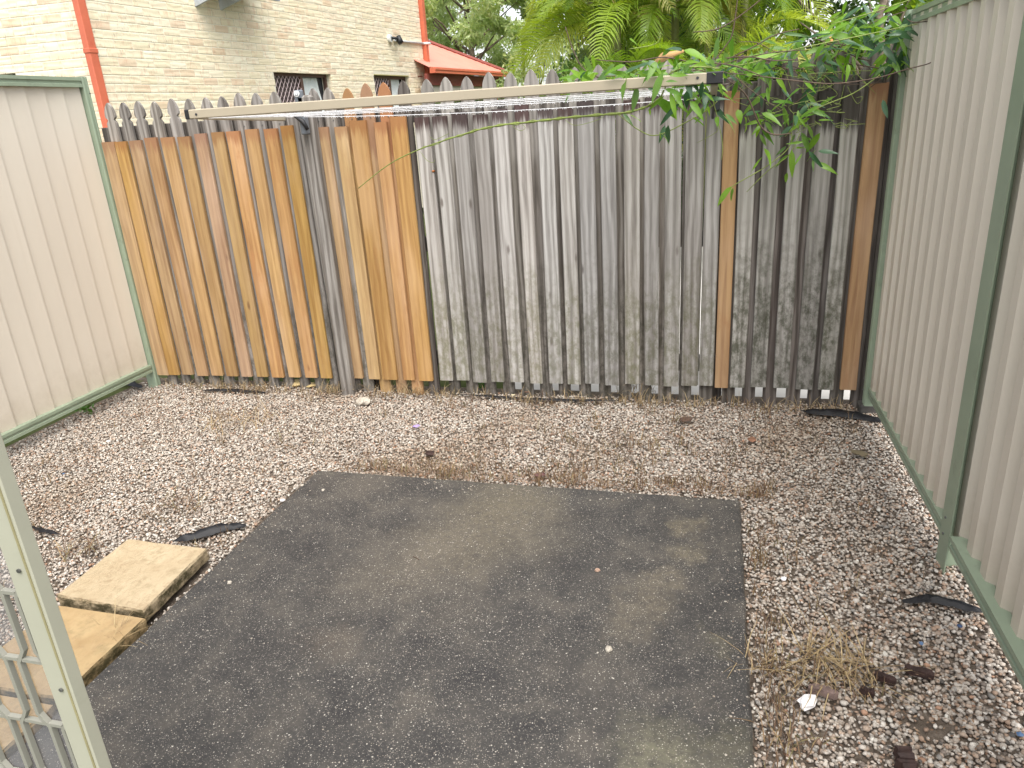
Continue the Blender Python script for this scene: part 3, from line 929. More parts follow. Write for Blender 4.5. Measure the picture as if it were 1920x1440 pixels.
# =================================================================== SCREEN DOOR in the foreground
DY = .65
DX = at(184, 1440, DY).x
STONE = plain('stone beige powder coat', (.40, .395, .315), .45, 0, .03, 6, .35, dirt=(.36, .355, .28))
STONE2 = plain('grey beige grille', (.27, .265, .225), .45, 0, .04, 6, .4)
door = thing('screen_door', 'beige aluminium security screen door with fly mesh at the lower left corner', 'screen door', (DX - .42, DY, 0))
FW = .041
DW, DT = .86, .0225
MB().box((DX - FW, DY, .02), (DX, DY + DT, 2.06), .0018).part('stile', STONE, door)
MB().box((DX - DW, DY, .02), (DX - DW + FW, DY + DT, 2.06), .0018).part('stile', STONE, door)
for z in (.02, 2.00): MB().box((DX - DW + FW, DY + .001, z), (DX - FW, DY + DT - .001, z + .06), .0018).part('rail', STONE, door)
MB().box((DX - .0065, DY - .0016, .03), (DX - .0035, DY + .001, 2.05)).part('bead', plain('yellowed seal', (.30, .27, .15), .5), door)
for (x, y) in ((36, 1070), (115, 1293)):
    p = at(x, y, DY - .001)
    MB().tube([p, p + Vector((0, -.002, 0))], .0032, 8).part('screw', SCREW, door)
gr = MB()
cp, chh = .0395, .121
ncol = int((DW - 2 * FW) / cp) + 1
zoff = at(20, 1236, DY).z - 6 * chh
def gridx(i, s): return DX - FW - .004 - i * cp + (.0075 if s else -.0075)
for i in range(ncol):
    pts = []
    z = .08
    k = 0
    zz = zoff + (-1) * chh
    for k in range(-3, 19):
        zb_ = zoff + k * chh + (i % 2) * chh * .5 * 0 - i * .0 
        s = k % 2
        for (a, q) in ((zb_ + .012, s), (zb_ + chh - .012, s)):
            if .07 < a < 2.01: pts.append((gridx(i, (q + i) % 2), DY + .010, a))
    for j in range(len(pts) - 1):
        p, q = Vector(pts[j]), Vector(pts[j + 1])
        t_ = (q - p).normalized()
        gr.prism([p + Vector((sx, sy, 0)) for sx, sy in ((-.0033, -.004), (.0033, -.004), (.0033, .004), (-.0033, .004))], q - p)
    for k in range(-3, 19):
        zc = zoff + k * chh
        if not .09 < zc < 1.98 or i == ncol - 1: continue
        xa, xb = gridx(i, 0), gridx(i + 1, 1)
        if (k + i) % 2 == 0: xa, xb = DX - FW - .004 - i * cp, DX - FW - .004 - (i + 1) * cp
        za = zc - .006
        gr.box((min(xa, xb), DY + .0062, za - .0028), (max(xa, xb), DY + .0138, za + .0028))
gr.part('grille', STONE2, door)
def mesh_mat():
    t = T('grey fly mesh')
    d = t.n('BsdfDiffuse', {'Color': (.26, .26, .27, 1)})
    tr = t.n('BsdfTransparent')
    ms = t.n('MixShader', {0: .42})
    t.nt.links.new(tr.outputs[0], ms.inputs[1]); t.nt.links.new(d.outputs[0], ms.inputs[2])
    t.nt.links.new(ms.outputs[0], t.out.inputs[0])
    return t.m
part('fly_mesh', [(DX - DW + FW, DY + .0165, .07), (DX - FW + .001, DY + .0165, .07), (DX - FW + .001, DY + .0165, 2.01), (DX - DW + FW, DY + .0165, 2.01)], [(0, 1, 2, 3)], mesh_mat(), door)

# =================================================================== GRAVEL
def gravel_mat():
    t = T('river gravel')
    a = t.n('Attribute', attribute_name='tint')
    v = t.co()
    c = t.mix(t.mr(t.noise(v, 170, 4, .7), .35, .7, 0, .55), a.outputs['Color'], t.mix(.5, a.outputs['Color'], (.10, .08, .07)))
    t.bump(t.noise(v, 300, 3, .6), .3, .002)
    return t.fin(c, .78, 0, .3)
ICO = np.array([(0, 0, 1.0)] + [(.894 * math.cos(2 * math.pi * k / 5), .894 * math.sin(2 * math.pi * k / 5), .447) for k in range(5)] + [(.894 * math.cos(2 * math.pi * (k + .5) / 5), .894 * math.sin(2 * math.pi * (k + .5) / 5), -.447) for k in range(5)] + [(0, 0, -1.0)])
IF = []
for k in range(5):
    a, b_ = 1 + k, 1 + (k + 1) % 5
    c, d = 6 + k, 6 + (k + 1) % 5
    IF += [(0, a, b_), (a, c, b_), (b_, c, d), (c, 11, d)]
IF = np.array(IF)
def subdiv(V, F):
    V = [tuple(p) for p in V]; cache = {}; out = []
    def m(i, j):
        k = (min(i, j), max(i, j))
        if k not in cache:
            p = (np.array(V[i]) + np.array(V[j])) / 2
            p = p / np.linalg.norm(p)
            cache[k] = len(V); V.append(tuple(p))
        return cache[k]
    for a, b_, c in F:
        x, y, z = m(a, b_), m(b_, c), m(c, a)
        out += [(a, x, z), (x, b_, y), (z, y, c), (x, y, z)]
    return np.array(V), np.array(out)
ICO2, IF2 = subdiv(ICO, IF)
PAL = np.array([(.57, .515, .45), (.49, .43, .365), (.63, .58, .515), (.39, .33, .275), (.46, .355, .275), (.36, .25, .18), (.22, .18, .15), (.29, .27, .245), (.11, .10, .09), (.42, .25, .165), (.68, .65, .58)])
PW_L = np.array([.24, .24, .11, .14, .13, .05, .02, .03, .005, .02, .03])
PW_R = np.array([.17, .18, .07, .16, .16, .11, .07, .04, .02, .02, .01])
def build_gravel():
    N = 190000
    xs = rng.uniform(GX0 + .05, GX1 - .05, N); ys = rng.uniform(.75, GY1 - .03, N)
    # keep what the camera (or one a step aside) could see
    ok = ~((xs > -1.868) & (xs < .150 + .025 * (ys - .25) / 2.63) & (ys < 2.908))
    ok &= ~((ys < 1.6) & (xs > -2.9) & (xs < -1.87) & (ys < .9))
    for pv in ([(p.x, p.y) for p in P1],):
        x0, x1 = min(q[0] for q in pv), max(q[0] for q in pv); y0, y1 = min(q[1] for q in pv), max(q[1] for q in pv)
        ok &= ~((xs > x0 + .01) & (xs < x1 - .01) & (ys > y0 + .01) & (ys < y1 - .01))
    ok &= ~((xs > -2.25) & (xs < -1.872) & (ys > .94) & (ys < 1.715))
    ok &= ~((xs > .93)) & ~(xs < -3.86)
    # damp bare patch of dirt by the front right
    dp = gnd(1745, 1350)
    dd = np.hypot((xs - dp.x) / 1.5, ys - dp.y)
    ok &= ~((dd < .045) & (rng.random(N) < .7))
    # small bare places
    for (px, py, rad) in ((900, 742, .10), (1010, 748, .10), (1100, 752, .09), (500, 728, .12), (1590, 790, .08)):
        q = gnd(px, py)
        ok &= ~((np.hypot((xs - q.x) / 2.2, ys - q.y) < rad * .5) & (rng.random(N) < .6))
    ok &= ~((ys > 3.97) & (rng.random(N) < (ys - 3.95) / .16))
    # only what this spot, or one a step to the side, can see
    X3 = np.stack([xs, ys, np.full(N, -EYE - .02)], 1)
    zc = X3 @ np.array(_fw); u = 960 + FPX * (X3 @ np.array(CR)) / zc; vv = 720 - FPX * (X3 @ np.array(CU)) / zc
    ok &= (zc > .1) & (u > -130) & (u < 2080) & (vv < 1560)
    xs, ys = xs[ok], ys[ok]
    N = len(xs)
    print('stones', N)
    d2 = np.hypot(xs, ys)
    near = d2 < 1.55
    objs = []
    V_all, F_all, C_all = [], [], []
    off = 0
    for sel, BV, BF in ((near, ICO2, IF2), (~near, ICO, IF)):
        x, y = xs[sel], ys[sel]
        n = len(x)
        # gravel in the right yard is browner and coarser
        wR = np.clip((x - .1) / .5, 0, 1) * np.clip((3.6 - y) / 1.4, .15, 1)
        r = rng.lognormal(math.log(.0053), .26, n)
        r = np.clip(r, .0032, .0105) * (1 + .20 * wR)
        nv = len(BV)
        sc = np.stack([r * rng.uniform(.85, 1.35, n), r * rng.uniform(.8, 1.05, n), r * rng.uniform(.55, .85, n)], 1)
        big = rng.random(n) < .03
        r = np.where(big, r * rng.uniform(1.4, 1.9, n), r)
        V = BV[None] * (1 + rng.normal(0, .13, (n, nv, 1))) * sc[:, None, :]
        # flatten random facets for a crushed look
        for _ in range(3):
            nr = rng.normal(0, 1, (n, 3)); nr /= np.linalg.norm(nr, axis=1, keepdims=True)
            h = (V * nr[:, None, :]).sum(2); lim = r[:, None] * rng.uniform(.45, .8, (n, 1))
            ex = np.maximum(h - lim, 0)
            V -= ex[..., None] * nr[:, None, :]
        th = rng.uniform(0, 2 * math.pi, n); ti = rng.normal(0, .35, n)
        ct, st = np.cos(ti), np.sin(ti)
        X, Y, Z = V[..., 0], V[..., 1], V[..., 2]
        Y, Z = Y * ct[:, None] - Z * st[:, None], Y * st[:, None] + Z * ct[:, None]
        c, s = np.cos(th), np.sin(th)
        X, Y = X * c[:, None] - Y * s[:, None], X * s[:, None] + Y * c[:, None]
        lift = rng.random(n) ** .8 * .015
        zz = -.034 + .007 * np.sin(3.1 * x + 1.3) * np.sin(2.7 * y + .4) + .005 * np.sin(9 * x + 5 * y) + lift - .002
        V = np.stack([X + x[:, None], Y + y[:, None], Z + zz[:, None]], 2).reshape(-1, 3)
        F = (BF[None] + (np.arange(n) * nv)[:, None, None]).reshape(-1, 3) + off
        kL = rng.choice(len(PAL), n, p=PW_L / PW_L.sum()); kR = rng.choice(len(PAL), n, p=PW_R / PW_R.sum())
        kk = np.where(rng.random(n) < wR, kR, kL)
        col = PAL[kk] * rng.uniform(.84, 1.12, (n, 1)) * (1 - .03 * wR[:, None]) * .98
        # deeper stones get a darker tint, raised ones a paler one
        col = col * (0.84 + .22 * np.clip(lift / .015, 0, 1))[:, None]
        drift = sum(np.sin(a_ * x + b_ * y + c_) for a_, b_, c_ in ((2.1, 1.3, .4), (-1.7, 3.3, 2.0), (4.3, -2.2, 1.1), (6.1, 5.2, .2), (-8.3, 4.1, 3.0))) / 5
        dm = np.clip((drift - .08) / .5, 0, 1)[:, None] * .55
        col = col * (1 - dm) + col * np.array([.66, .56, .45]) * dm
        C = np.repeat(col, nv, 0)
        V_all.append(V); F_all.append(F); C_all.append(C)
        off += len(V)
    V = np.concatenate(V_all); F = np.concatenate(F_all); C = np.concatenate(C_all)
    me = bpy.data.meshes.new('gravel')
    me.vertices.add(len(V)); me.vertices.foreach_set('co', V.astype(np.float32).ravel())
    me.loops.add(len(F) * 3); me.loops.foreach_set('vertex_index', F.astype(np.int32).ravel())
    me.polygons.add(len(F)); me.polygons.foreach_set('loop_start', np.arange(len(F), dtype=np.int32) * 3)
    at_ = me.attributes.new('tint', 'FLOAT_COLOR', 'POINT')
    at_.data.foreach_set('color', np.concatenate([np.clip(C, 0, 1), np.ones((len(C), 1))], 1).astype(np.float32).ravel())
    me.materials.append(gravel_mat())
    me.update(calc_edges=True)
    o = put('gravel', me)
    tag(o, kind='stuff')
build_gravel()

# =================================================================== VEGETATION
def leaf_mat(name, cols, trans=.45, rough=.45, attr=None):
    t = T(name)
    r = t.isl() if attr == 'island' else t.rnd()
    v = t.co()
    c = t.ramp(r, [(i / (len(cols) - 1), cc) for i, cc in enumerate(cols)])
    c = t.mix(t.mr(t.noise(v, 25, 3), .35, .7, 0, .3), c, t.hsv(c, .5, 1, .6))
    t.fin(c, rough, 0, .35)
    tl = t.n('BsdfTranslucent', {'Color': t.hsv(c, .49, 1.1, 1.7)})
    ms = t.n('MixShader', {0: trans})
    t.nt.links.new(t.b.outputs[0], ms.inputs[1]); t.nt.links.new(tl.outputs[0], ms.inputs[2])
    t.nt.links.new(ms.outputs[0], t.out.inputs[0])
    return t.m
BARK = plain('tree bark', (.20, .16, .125), .9, 0, .35, 14, .2, bump=.8)
BARKD = plain('dark bark', (.07, .055, .045), .9, 0, .35, 14, .2, bump=.8)
L_GUM = leaf_mat('gum leaf', [(.26, .34, .12), (.37, .45, .18), (.29, .39, .15), (.46, .53, .29), (.32, .42, .14), (.48, .52, .27)], .5, .4, 'island')
L_BRIGHT = leaf_mat('bright round leaf', [(.08, .16, .015), (.15, .26, .025), (.11, .20, .02), (.22, .33, .04), (.05, .10, .012)], .5, .4, 'island')
L_DARK = leaf_mat('dark shrub leaf', [(.025, .055, .013), (.05, .10, .02), (.07, .14, .03), (.035, .075, .016)], .3, .4, 'island')
def np_mesh(name, V, F, m):
    me = bpy.data.meshes.new(name)
    k = F.shape[1]
    me.vertices.add(len(V)); me.vertices.foreach_set('co', np.asarray(V, np.float32).ravel())
    me.loops.add(F.size); me.loops.foreach_set('vertex_index', F.astype(np.int32).ravel())
    me.polygons.add(len(F)); me.polygons.foreach_set('loop_start', np.arange(len(F), dtype=np.int32) * k)
    me.materials.append(m)
    me.update(calc_edges=True)
    return me
def leaves_np(C, L, W, droop=.0, g=rng):
    """one folded rhombic leaf (two tris) per centre"""
    n = len(C)
    d = g.normal(0, 1, (n, 3)); d[:, 2] -= droop
    d /= np.linalg.norm(d, axis=1, keepdims=True)
    s = np.cross(d, g.normal(0, 1, (n, 3))); s /= np.linalg.norm(s, axis=1, keepdims=True)
    nn = np.cross(d, s)
    l = L * g.uniform(.65, 1.25, (n, 1)); w = W * g.uniform(.7, 1.25, (n, 1))
    V = np.stack([C, C + d * l * .45 + s * w * .5 + nn * w * .12, C + d * l, C + d * l * .45 - s * w * .5 + nn * w * .12], 1).reshape(-1, 3)
    F = (np.array([(0, 1, 2), (0, 2, 3)])[None] + (np.arange(n) * 4)[:, None, None]).reshape(-1, 3)
    return V, F
def tree(name, label, x, y, h, r, zlo, n, L, W, lm, bm, group=None, tr=.14, clumps=60, lean=(0, 0), droop=.3, seed=1, cr=.55):
    rd = random.Random(seed); g = np.random.default_rng(seed)
    t = thing(name, label, 'tree', (x, y, -.12), 0, group)
    b = MB()
    base = Vector((x, y, -.12)); top = Vector((x + lean[0], y + lean[1], h * .92))
    tp = [base.lerp(top, k / 7) + Vector((rd.gauss(0, .07), rd.gauss(0, .07), 0)) * (0 if k == 0 else 1) for k in range(8)]
    b.tube(tp, [tr * (1 - .8 * k / 7) for k in range(8)], 7)
    tips = []
    for k in range(clumps):
        u = rd.uniform(0, 1)
        z = zlo + (h - zlo) * u
        ang = rd.uniform(0, 2 * math.pi)
        prof = math.sin(math.pi * min(1, (u * .86 + .14))) ** .6
        rad = r * prof * math.sqrt(rd.uniform(.12, 1))
        c = Vector((x + lean[0] * u + rad * math.cos(ang), y + lean[1] * u + rad * math.sin(ang), z))
        tips.append((c, rd.uniform(.55, 1.15) * cr))
        if k % 2 == 0:
            s0 = base.lerp(top, max(.18, min(.92, (z - .9) / h)))
            m_ = s0.lerp(c, .55) + Vector((rd.gauss(0, .08), rd.gauss(0, .08), rd.uniform(.02, .22)))
            b.tube([s0, m_, c], [tr * .32, tr * .18, tr * .05], 5)
    b.part('trunk', bm, t, (x, y, -.12), True)
    per = n // clumps
    Cs = []
    for c, q in tips:
        dd = g.normal(0, 1, (per, 3)); dd /= np.linalg.norm(dd, axis=1, keepdims=True)
        rad = q * g.random((per, 1)) ** .45
        Cs.append(np.array(c) + dd * rad * np.array([1, 1, .72]))
    V, F = leaves_np(np.concatenate(Cs), L, W, droop, g)
    V -= np.array([x, y, -.12])
    put('crown', np_mesh('crown', V, F, lm), t)
    return t
GRP = 'gum trees beyond the houses'
tree('gum_tree', 'gum tree with grey green leaves rising just right of the brick house corner', -6.6, 21, 8.0, 2.6, .8, 40000, .17, .06, L_GUM, BARK, GRP, .13, 90, (.3, 0), .5, 3)
tree('gum_tree', 'gum tree with a leaning pale trunk above the middle of the red patio roof', -3.4, 22.5, 8.5, 2.9, .5, 48000, .17, .06, L_GUM, BARK, GRP, .17, 96, (-1.0, 0), .5, 4)
tree('gum_tree', 'bushy gum tree directly left of the palm clump', -1.1, 20, 7.5, 2.8, .4, 48000, .16, .06, L_GUM, BARK, GRP, .13, 96, (.2, 0), .5, 5)
tree('gum_tree', 'far gum tree filling the gap above the patio roof ridge', -9.5, 27, 9.0, 3.4, .8, 20000, .20, .06, L_GUM, BARK, GRP, .16, 80, (0, 0), .5, 6)
tree('dark_tree', 'dense dark green tree standing behind the right half of the palm clump', 1.1, 12.4, 6.2, 2.2, .3, 22000, .14, .06, L_DARK, BARKD, 'dark trees behind the palms', .14, 90, (0, 0), .3, 7, .62)
tree('dark_tree', 'dense dark green tree added behind the left half of the palm clump as shade between its fronds', -.55, 11.2, 5.2, 1.35, .3, 20000, .13, .055, L_DARK, BARKD, 'dark trees behind the palms', .12, 90, (0, 0), .3, 17, .45)  # dark crown added to stand for the shaded inside of the palms
tree('dark_tree', 'dark green tree half hidden at the right behind the bright leafed tree', 4.3, 14.0, 6.5, 2.6, .4, 12000, .14, .06, L_DARK, BARKD, 'dark trees behind the palms', .14, 60, (0, 0), .3, 8, .7)
tree('leafy_tree', 'bright green round leafed tree above the right end of the timber fence', 1.75, 9.6, 4.6, 1.25, .7, 5200, .085, .062, L_BRIGHT, BARK, None, .075, 46, (.15, 0), .2, 9, .34)
tree('leafy_tree', 'bright green tree over the top of the right steel fence', 3.3, 10.5, 4.8, 1.5, .8, 5600, .085, .062, L_BRIGHT, BARK, None, .08, 46, (-.2, 0), .2, 10, .36)
tree('shrub', 'small leafy green shrub behind the pickets under the patio beam', -3.6, 17.0, 3.0, 1.6, .2, 5000, .12, .05, L_GUM, BARKD, None, .05, 30, (0, 0), .2, 12, .5)

# ---- palm clump
L_FROND = leaf_mat('palm frond', [(.09, .17, .02), (.17, .28, .03), (.26, .36, .04), (.12, .21, .024), (.34, .39, .06), (.22, .32, .04), (.42, .37, .12), (.10, .18, .022)], .42, .38)
def frond_mesh(seed, L=2.0, lift=.75, droop=1.15, wid=.46):
    rd = random.Random(seed)
    V, F = [], []
    def P(t): return Vector((L * (.92 * t - .10 * t * t), 0, L * (lift * t - droop * t * t * .62)))
    n = 38
    # rachis
    m = MB(); m.tube([P(k / 12) for k in range(13)], [.012 * (1 - .85 * k / 12) for k in range(13)], 5)
    for k in range(n):
        t = .16 + .84 * k / (n - 1)
        p = P(t); tg = (P(min(1, t + .01)) - P(t - .01)).normalized()
        ln = wid * (math.sin(math.pi * (.14 + .80 * (t - .16) / .84)) ** .7) * rd.uniform(.88, 1.1)
        up = Vector((0, 1, 0)).cross(tg) * -1
        for sg in (1, -1):
            if rd.random() < .05: continue
            d = (Vector((0, sg, 0)) * .80 + tg * (.42 + .45 * t + rd.gauss(0, .07)) + up * (.40 + rd.gauss(0, .1))).normalized()
            q = p.copy(); w = .0095 * rd.uniform(.8, 1.2)
            pts = []
            dd = d.copy()
            for s in range(4):
                pts.append((q.copy(), w * (1.0, 1.15, .8, .04)[s]))
                q = q + dd * (ln / 3)
                dd = (dd + Vector((0, 0, -.30 - rd.uniform(0, .22)))).normalized()
            side = tg
            b0 = len(m.v)
            for (c, ww) in pts:
                m.v += [c - side * ww, c + side * ww]
            for s in range(3): m.f.append((b0 + 2 * s, b0 + 2 * s + 1, b0 + 2 * s + 3, b0 + 2 * s + 2))
    return mesh('frond', m.v, m.f, L_FROND)
FR = [frond_mesh(1, 1.30, .70, 1.35, .40), frond_mesh(2, 1.15, .95, 1.75, .36), frond_mesh(3, 1.35, .45, 1.35, .42), frond_mesh(4, 1.05, 1.15, 2.2, .34), frond_mesh(5, 1.2, .25, 1.1, .38), frond_mesh(6, 1.25, .85, 1.6, .38)]
STEMG = plain('green palm stem', (.16, .17, .06), .5, 0, .3, 6)
DRYF = plain('orange dead sheath', (.36, .22, .09), .7, 0, .25, 12)
def palm(label, x, y, h, nf, seed, lean=(0, 0), sc=1.0):
    rd = random.Random(seed)
    t = thing('palm', label, 'palm', (x, y, -.12), 0, 'golden cane palms in one clump')
    pts = [Vector((x + lean[0] * (k / 6) ** 1.5, y + lean[1] * (k / 6) ** 1.5, -.12 + (h + .12) * k / 6)) for k in range(7)]
    MB().tube(pts, [.05 - .015 * k / 6 for k in range(7)], 8).part('trunk', STEMG, t, (x, y, -.12), True)
    top = pts[-1] - Vector((x, y, -.12))
    a0 = rd.uniform(0, 6.28)
    for k in range(nf):
        az = a0 + k * 2.399 + rd.gauss(0, .2)
        tilt = rd.uniform(-.75, .55)
        o = put('frond', FR[(k + seed) % len(FR)], t, top + Vector((0, 0, -.18 * rd.random())), (rd.gauss(0, .35), -tilt, az), (sc * rd.uniform(.8, 1.05),) * 3)
    return t
palm('tall golden cane palm at the left edge of the clump', -1.15, 8.6, 2.75, 18, 21, (-.1, -.1), .9)
palm('golden cane palm second from the left of the clump with yellowing drooping fronds', -.85, 8.0, 2.5, 18, 22, (-.05, -.2), .9)
palm('golden cane palm in the middle of the clump right above the clothesline end', -.35, 8.2, 2.6, 19, 23, (0, -.2), .9)
palm('golden cane palm at the right edge of the clump leaning over the vine', .2, 8.2, 2.7, 19, 24, (.1, -.1), .9)
palm('short golden cane palm low in the front of the clump', -.70, 7.5, 1.85, 16, 25, (-.05, -.1), .8)
palm('tall golden cane palm at the back of the clump', -.1, 9.2, 3.2, 17, 26, (.1, 0), 1.0)
palm('low golden cane palm on the right of the clump behind the vine', .15, 7.5, 1.9, 15, 27, (.05, 0), .8)
palm('short golden cane palm at the lower left of the clump', -1.25, 7.9, 1.8, 15, 28, (-.05, 0), .8)
sh = at(1250, 106, 6.4)
tag(MB().tube([sh + Vector((-.16, 0, -.10)), sh + Vector((-.02, -.05, .0)), sh + Vector((.13, 0, .03))], [.012, .034, .010], 7).part('palm_sheath', DRYF, None, sh, True), 'orange dead palm sheath lying among the vine above the clothesline', 'palm sheath')

# ---- climbing vine
VINE_A = vine = thing('climbing_vine', 'green vine twining along the grey palings and over the right end of the clothesline', 'vine', (.0, 4.0, 0))
VINE_B = thing('climbing_vine', 'leafy green vine heaped over the corner of timber fence and right steel fence', 'vine', (.7, 4.0, 0))
L_VINE = leaf_mat('vine leaf', [(.08, .19, .024), (.15, .31, .032), (.22, .39, .05), (.10, .22, .034), (.19, .35, .04), (.14, .24, .10), (.16, .31, .034)], .42, .30)
L_VINED = leaf_mat('dark vine leaf', [(.03, .085, .03), (.05, .12, .05), (.085, .15, .09), (.04, .10, .035)], .2, .28)
VSTEM = plain('green vine stem', (.20, .25, .06), .5, 0, .2, 20)
VSTEMB = plain('brown vine stem', (.10, .065, .045), .6, 0, .2, 20)
def leaf_me(seed, m, wid=.26):
    rd = random.Random(seed)
    n = 6
    V, F = [], []
    curl = rd.uniform(.08, .28)
    for k in range(n + 1):
        t = k / n
        w = wid * .5 * (math.sin(math.pi * t ** .72)) ** .85 if 0 < k < n else .004
        z = -curl * t * t
        wob = .02 * math.sin(t * 9 + seed)
        V += [(t, -w, z + w * .28 + wob), (t, 0, z), (t, w, z + w * .28 - wob)]
    for k in range(n):
        a = 3 * k
        F += [(a, a + 3, a + 4, a + 1), (a + 1, a + 4, a + 5, a + 2)]
    return mesh('leaf', V, F, m, True)
LM = [leaf_me(k, L_VINE, .24 + .05 * (k % 3)) for k in range(4)] + [leaf_me(k + 7, L_VINED, .28 + .05 * (k % 2)) for k in range(2)]
rv_ = random.Random(77)
def add_leaf(p, q, wide=1.0, dark=False, vine=None):
    roll = None
    vine = vine or VINE_A
    d = q - p
    L = d.length
    x = d.normalized()
    toc = (Vector((0, 0, EYE)) - p).normalized()
    up = (toc + Vector((0, 0, .9))).normalized()
    y = up.cross(x)
    if y.length < .05: y = Vector((0, 1, 0)).cross(x)
    y.normalize()
    z = x.cross(y)
    ro = rv_.gauss(0, .45) if roll is None else roll
    M = Matrix((x, y, z)).transposed() @ Matrix.Rotation(ro, 3, 'X')
    me = LM[4 + rv_.randrange(2)] if dark else LM[rv_.randrange(4)]
    o = put('leaf', me, vine, p - WPOS[vine.name], M.to_euler(), (L * 1.12, L * wide * 1.08, L))
    return o
LEAVES = [(1243, 135, 1222, 188, 1.1, 0), (1195, 163, 1187, 205, 1.2, 0), (1247, 167, 1280, 177, 1, 0), (1230, 187, 1265, 204, 1, 0), (1257, 172, 1267, 220, .8, 0), (1263, 170, 1280, 200, .9, 0), (1285, 142, 1298, 183, 1, 1), (1287, 170, 1288, 202, 1.2, 1), (1318, 153, 1312, 183, 1, 1), (1340, 167, 1377, 187, .6, 0), (1337, 200, 1365, 227, .8, 1), (1322, 198, 1308, 220, 1, 0), (1298, 220, 1320, 233, .8, 0), (1217, 113, 1235, 133, 1.8, 1), (1173, 122, 1135, 133, 1.2, 0), (1175, 140, 1143, 133, 1, 0), (1188, 140, 1213, 125, 1, 0), (1203, 137, 1230, 133, .9, 0), (1092, 140, 1108, 150, 1, 0), (1110, 102, 1115, 127, 1, 0), (1097, 105, 1108, 135, .8, 0), (1255, 142, 1290, 138, .9, 0), (1248, 153, 1266, 150, 1, 0), (1347, 68, 1340, 112, .9, 0), (1367, 63, 1375, 112, 1.0, 0), (1320, 98, 1300, 113, 1, 0), (1353, 110, 1376, 113, .9, 0), (1363, 117, 1388, 140, .7, 0), (1355, 128, 1381, 150, .7, 0), (1180, 72, 1195, 82, 1, 0), (1257, 93, 1240, 103, 1, 0), (1237, 248, 1258, 265, .8, 0), (1236, 247, 1241, 262, .8, 0), (1247, 235, 1237, 265, 1, 1), (1253, 235, 1252, 268, 1, 1), (1168, 212, 1185, 232, .9, 0), (1180, 215, 1201, 224, .7, 0), (1218, 203, 1219, 217, .9, 0), (1383, 205, 1390, 227, 1.5, 0),
          (1452, 64, 1422, 82, .8, 0), (1465, 62, 1515, 67, .5, 0), (1388, 116, 1422, 105, .8, 0), (1433, 112, 1420, 146, 1.1, 0), (1444, 148, 1444, 174, .8, 0), (1440, 174, 1392, 206, 1.1, 0), (1472, 122, 1487, 131, 1, 1), (1448, 109, 1465, 122, 1, 1), (1465, 92, 1461, 105, 1, 0), (1529, 116, 1555, 139, 1.5, 1), (1547, 79, 1525, 109, .8, 0), (1572, 73, 1534, 114, .5, 1), (1617, 67, 1641, 94, 1.2, 1), (1611, 112, 1641, 131, .9, 1), (1587, 105, 1602, 101, 1.2, 1), (1598, 131, 1604, 148, 1.2, 1), (1694, 64, 1681, 94, 1.1, 0), (1679, 98, 1660, 139, 1.2, 1), (1690, 94, 1692, 133, 1.2, 1), (1670, 80, 1655, 100, .9, 0), (1534, 157, 1497, 199, 1.1, 1), (1519, 193, 1495, 217, 1, 1), (1484, 236, 1463, 255, 1, 1), (1429, 219, 1452, 232, 1, 0), (1416, 208, 1427, 223, 1.2, 0), (1427, 234, 1412, 249, 1.1, 0), (1510, 232, 1531, 261, 1, 0), (1504, 255, 1517, 281, .9, 0), (1484, 281, 1486, 328, 1.0, 0), (1474, 274, 1456, 291, 1, 0), (1491, 252, 1480, 272, .8, 0), (1372, 350, 1343, 381, .9, 0), (1375, 352, 1368, 375, 1.1, 0),
          (1707, 24, 1680, 87, .9, 1), (1616, 12, 1580, 34, .8, 1), (1587, 27, 1547, 57, .9, 0), (1593, 43, 1557, 56, .9, 0), (1690, 5, 1660, 22, 1, 0), (1650, 8, 1632, 30, 1, 0), (1720, 8, 1716, 28, 1, 0), (1665, 30, 1640, 48, 1, 0), (1630, 45, 1600, 62, 1, 0), (1500, 135, 1520, 150, 1, 1), (1490, 222, 1512, 226, .8, 0), (1480, 222, 1468, 232, .8, 0), (1505, 218, 1525, 214, .7, 0), (1560, 150, 1580, 152, .9, 1), (1545, 140, 1570, 146, 1, 1)]
for (x0, y0, x1, y1, w, dk) in LEAVES:
    Y = 3.82 + rv_.uniform(-.14, .12) + (.1 if dk else 0)
    if x0 < 1330: Y = 3.14 + rv_.uniform(-.08, .05) if y0 < 175 else 3.55 + rv_.uniform(-.1, .1)
    add_leaf(at(x0, y0, Y), at(x1, y1, Y + rv_.uniform(-.03, .03)), w, bool(dk), VINE_B if x0 > 1400 else VINE_A)
# the thick of it: leaves along the top of the fence
def thicket(vn, n, xa, xb, fy, Ya, Yb, dark):
    for k in range(n):
        x = rv_.uniform(xa, xb)
        y = fy(x)
        p = at(x, y, rv_.uniform(Ya, Yb))
        ang = rv_.uniform(0, 6.28)
        dirv = Vector((math.cos(ang), .5 * math.sin(ang), rv_.uniform(-1.2, .2))).normalized()
        add_leaf(p, p + dirv * rv_.uniform(.055, .105), rv_.uniform(.7, .95), rv_.random() < dark, vn)
thicket(VINE_A, 62, 1060, 1300, lambda x: rv_.gauss(138 - .02 * (x - 1060), 9), 3.15, 3.6, .12)
thicket(VINE_A, 46, 1200, 1345, lambda x: rv_.gauss(128, 17), 3.1, 3.5, .15)
thicket(VINE_A, 60, 1290, 1440, lambda x: rv_.gauss(122, 20), 3.6, 4.0, .2)
thicket(VINE_A, 12, 1240, 1345, lambda x: rv_.uniform(165, 200), 3.12, 3.3, .2)
thicket(VINE_B, 95, 1410, 1690, lambda x: rv_.gauss(112 - .10 * (x - 1410), 20), 3.72, 4.14, .22)
thicket(VINE_B, 66, 1560, 1725, lambda x: rv_.gauss(42, 22), 3.75, 4.15, .25)
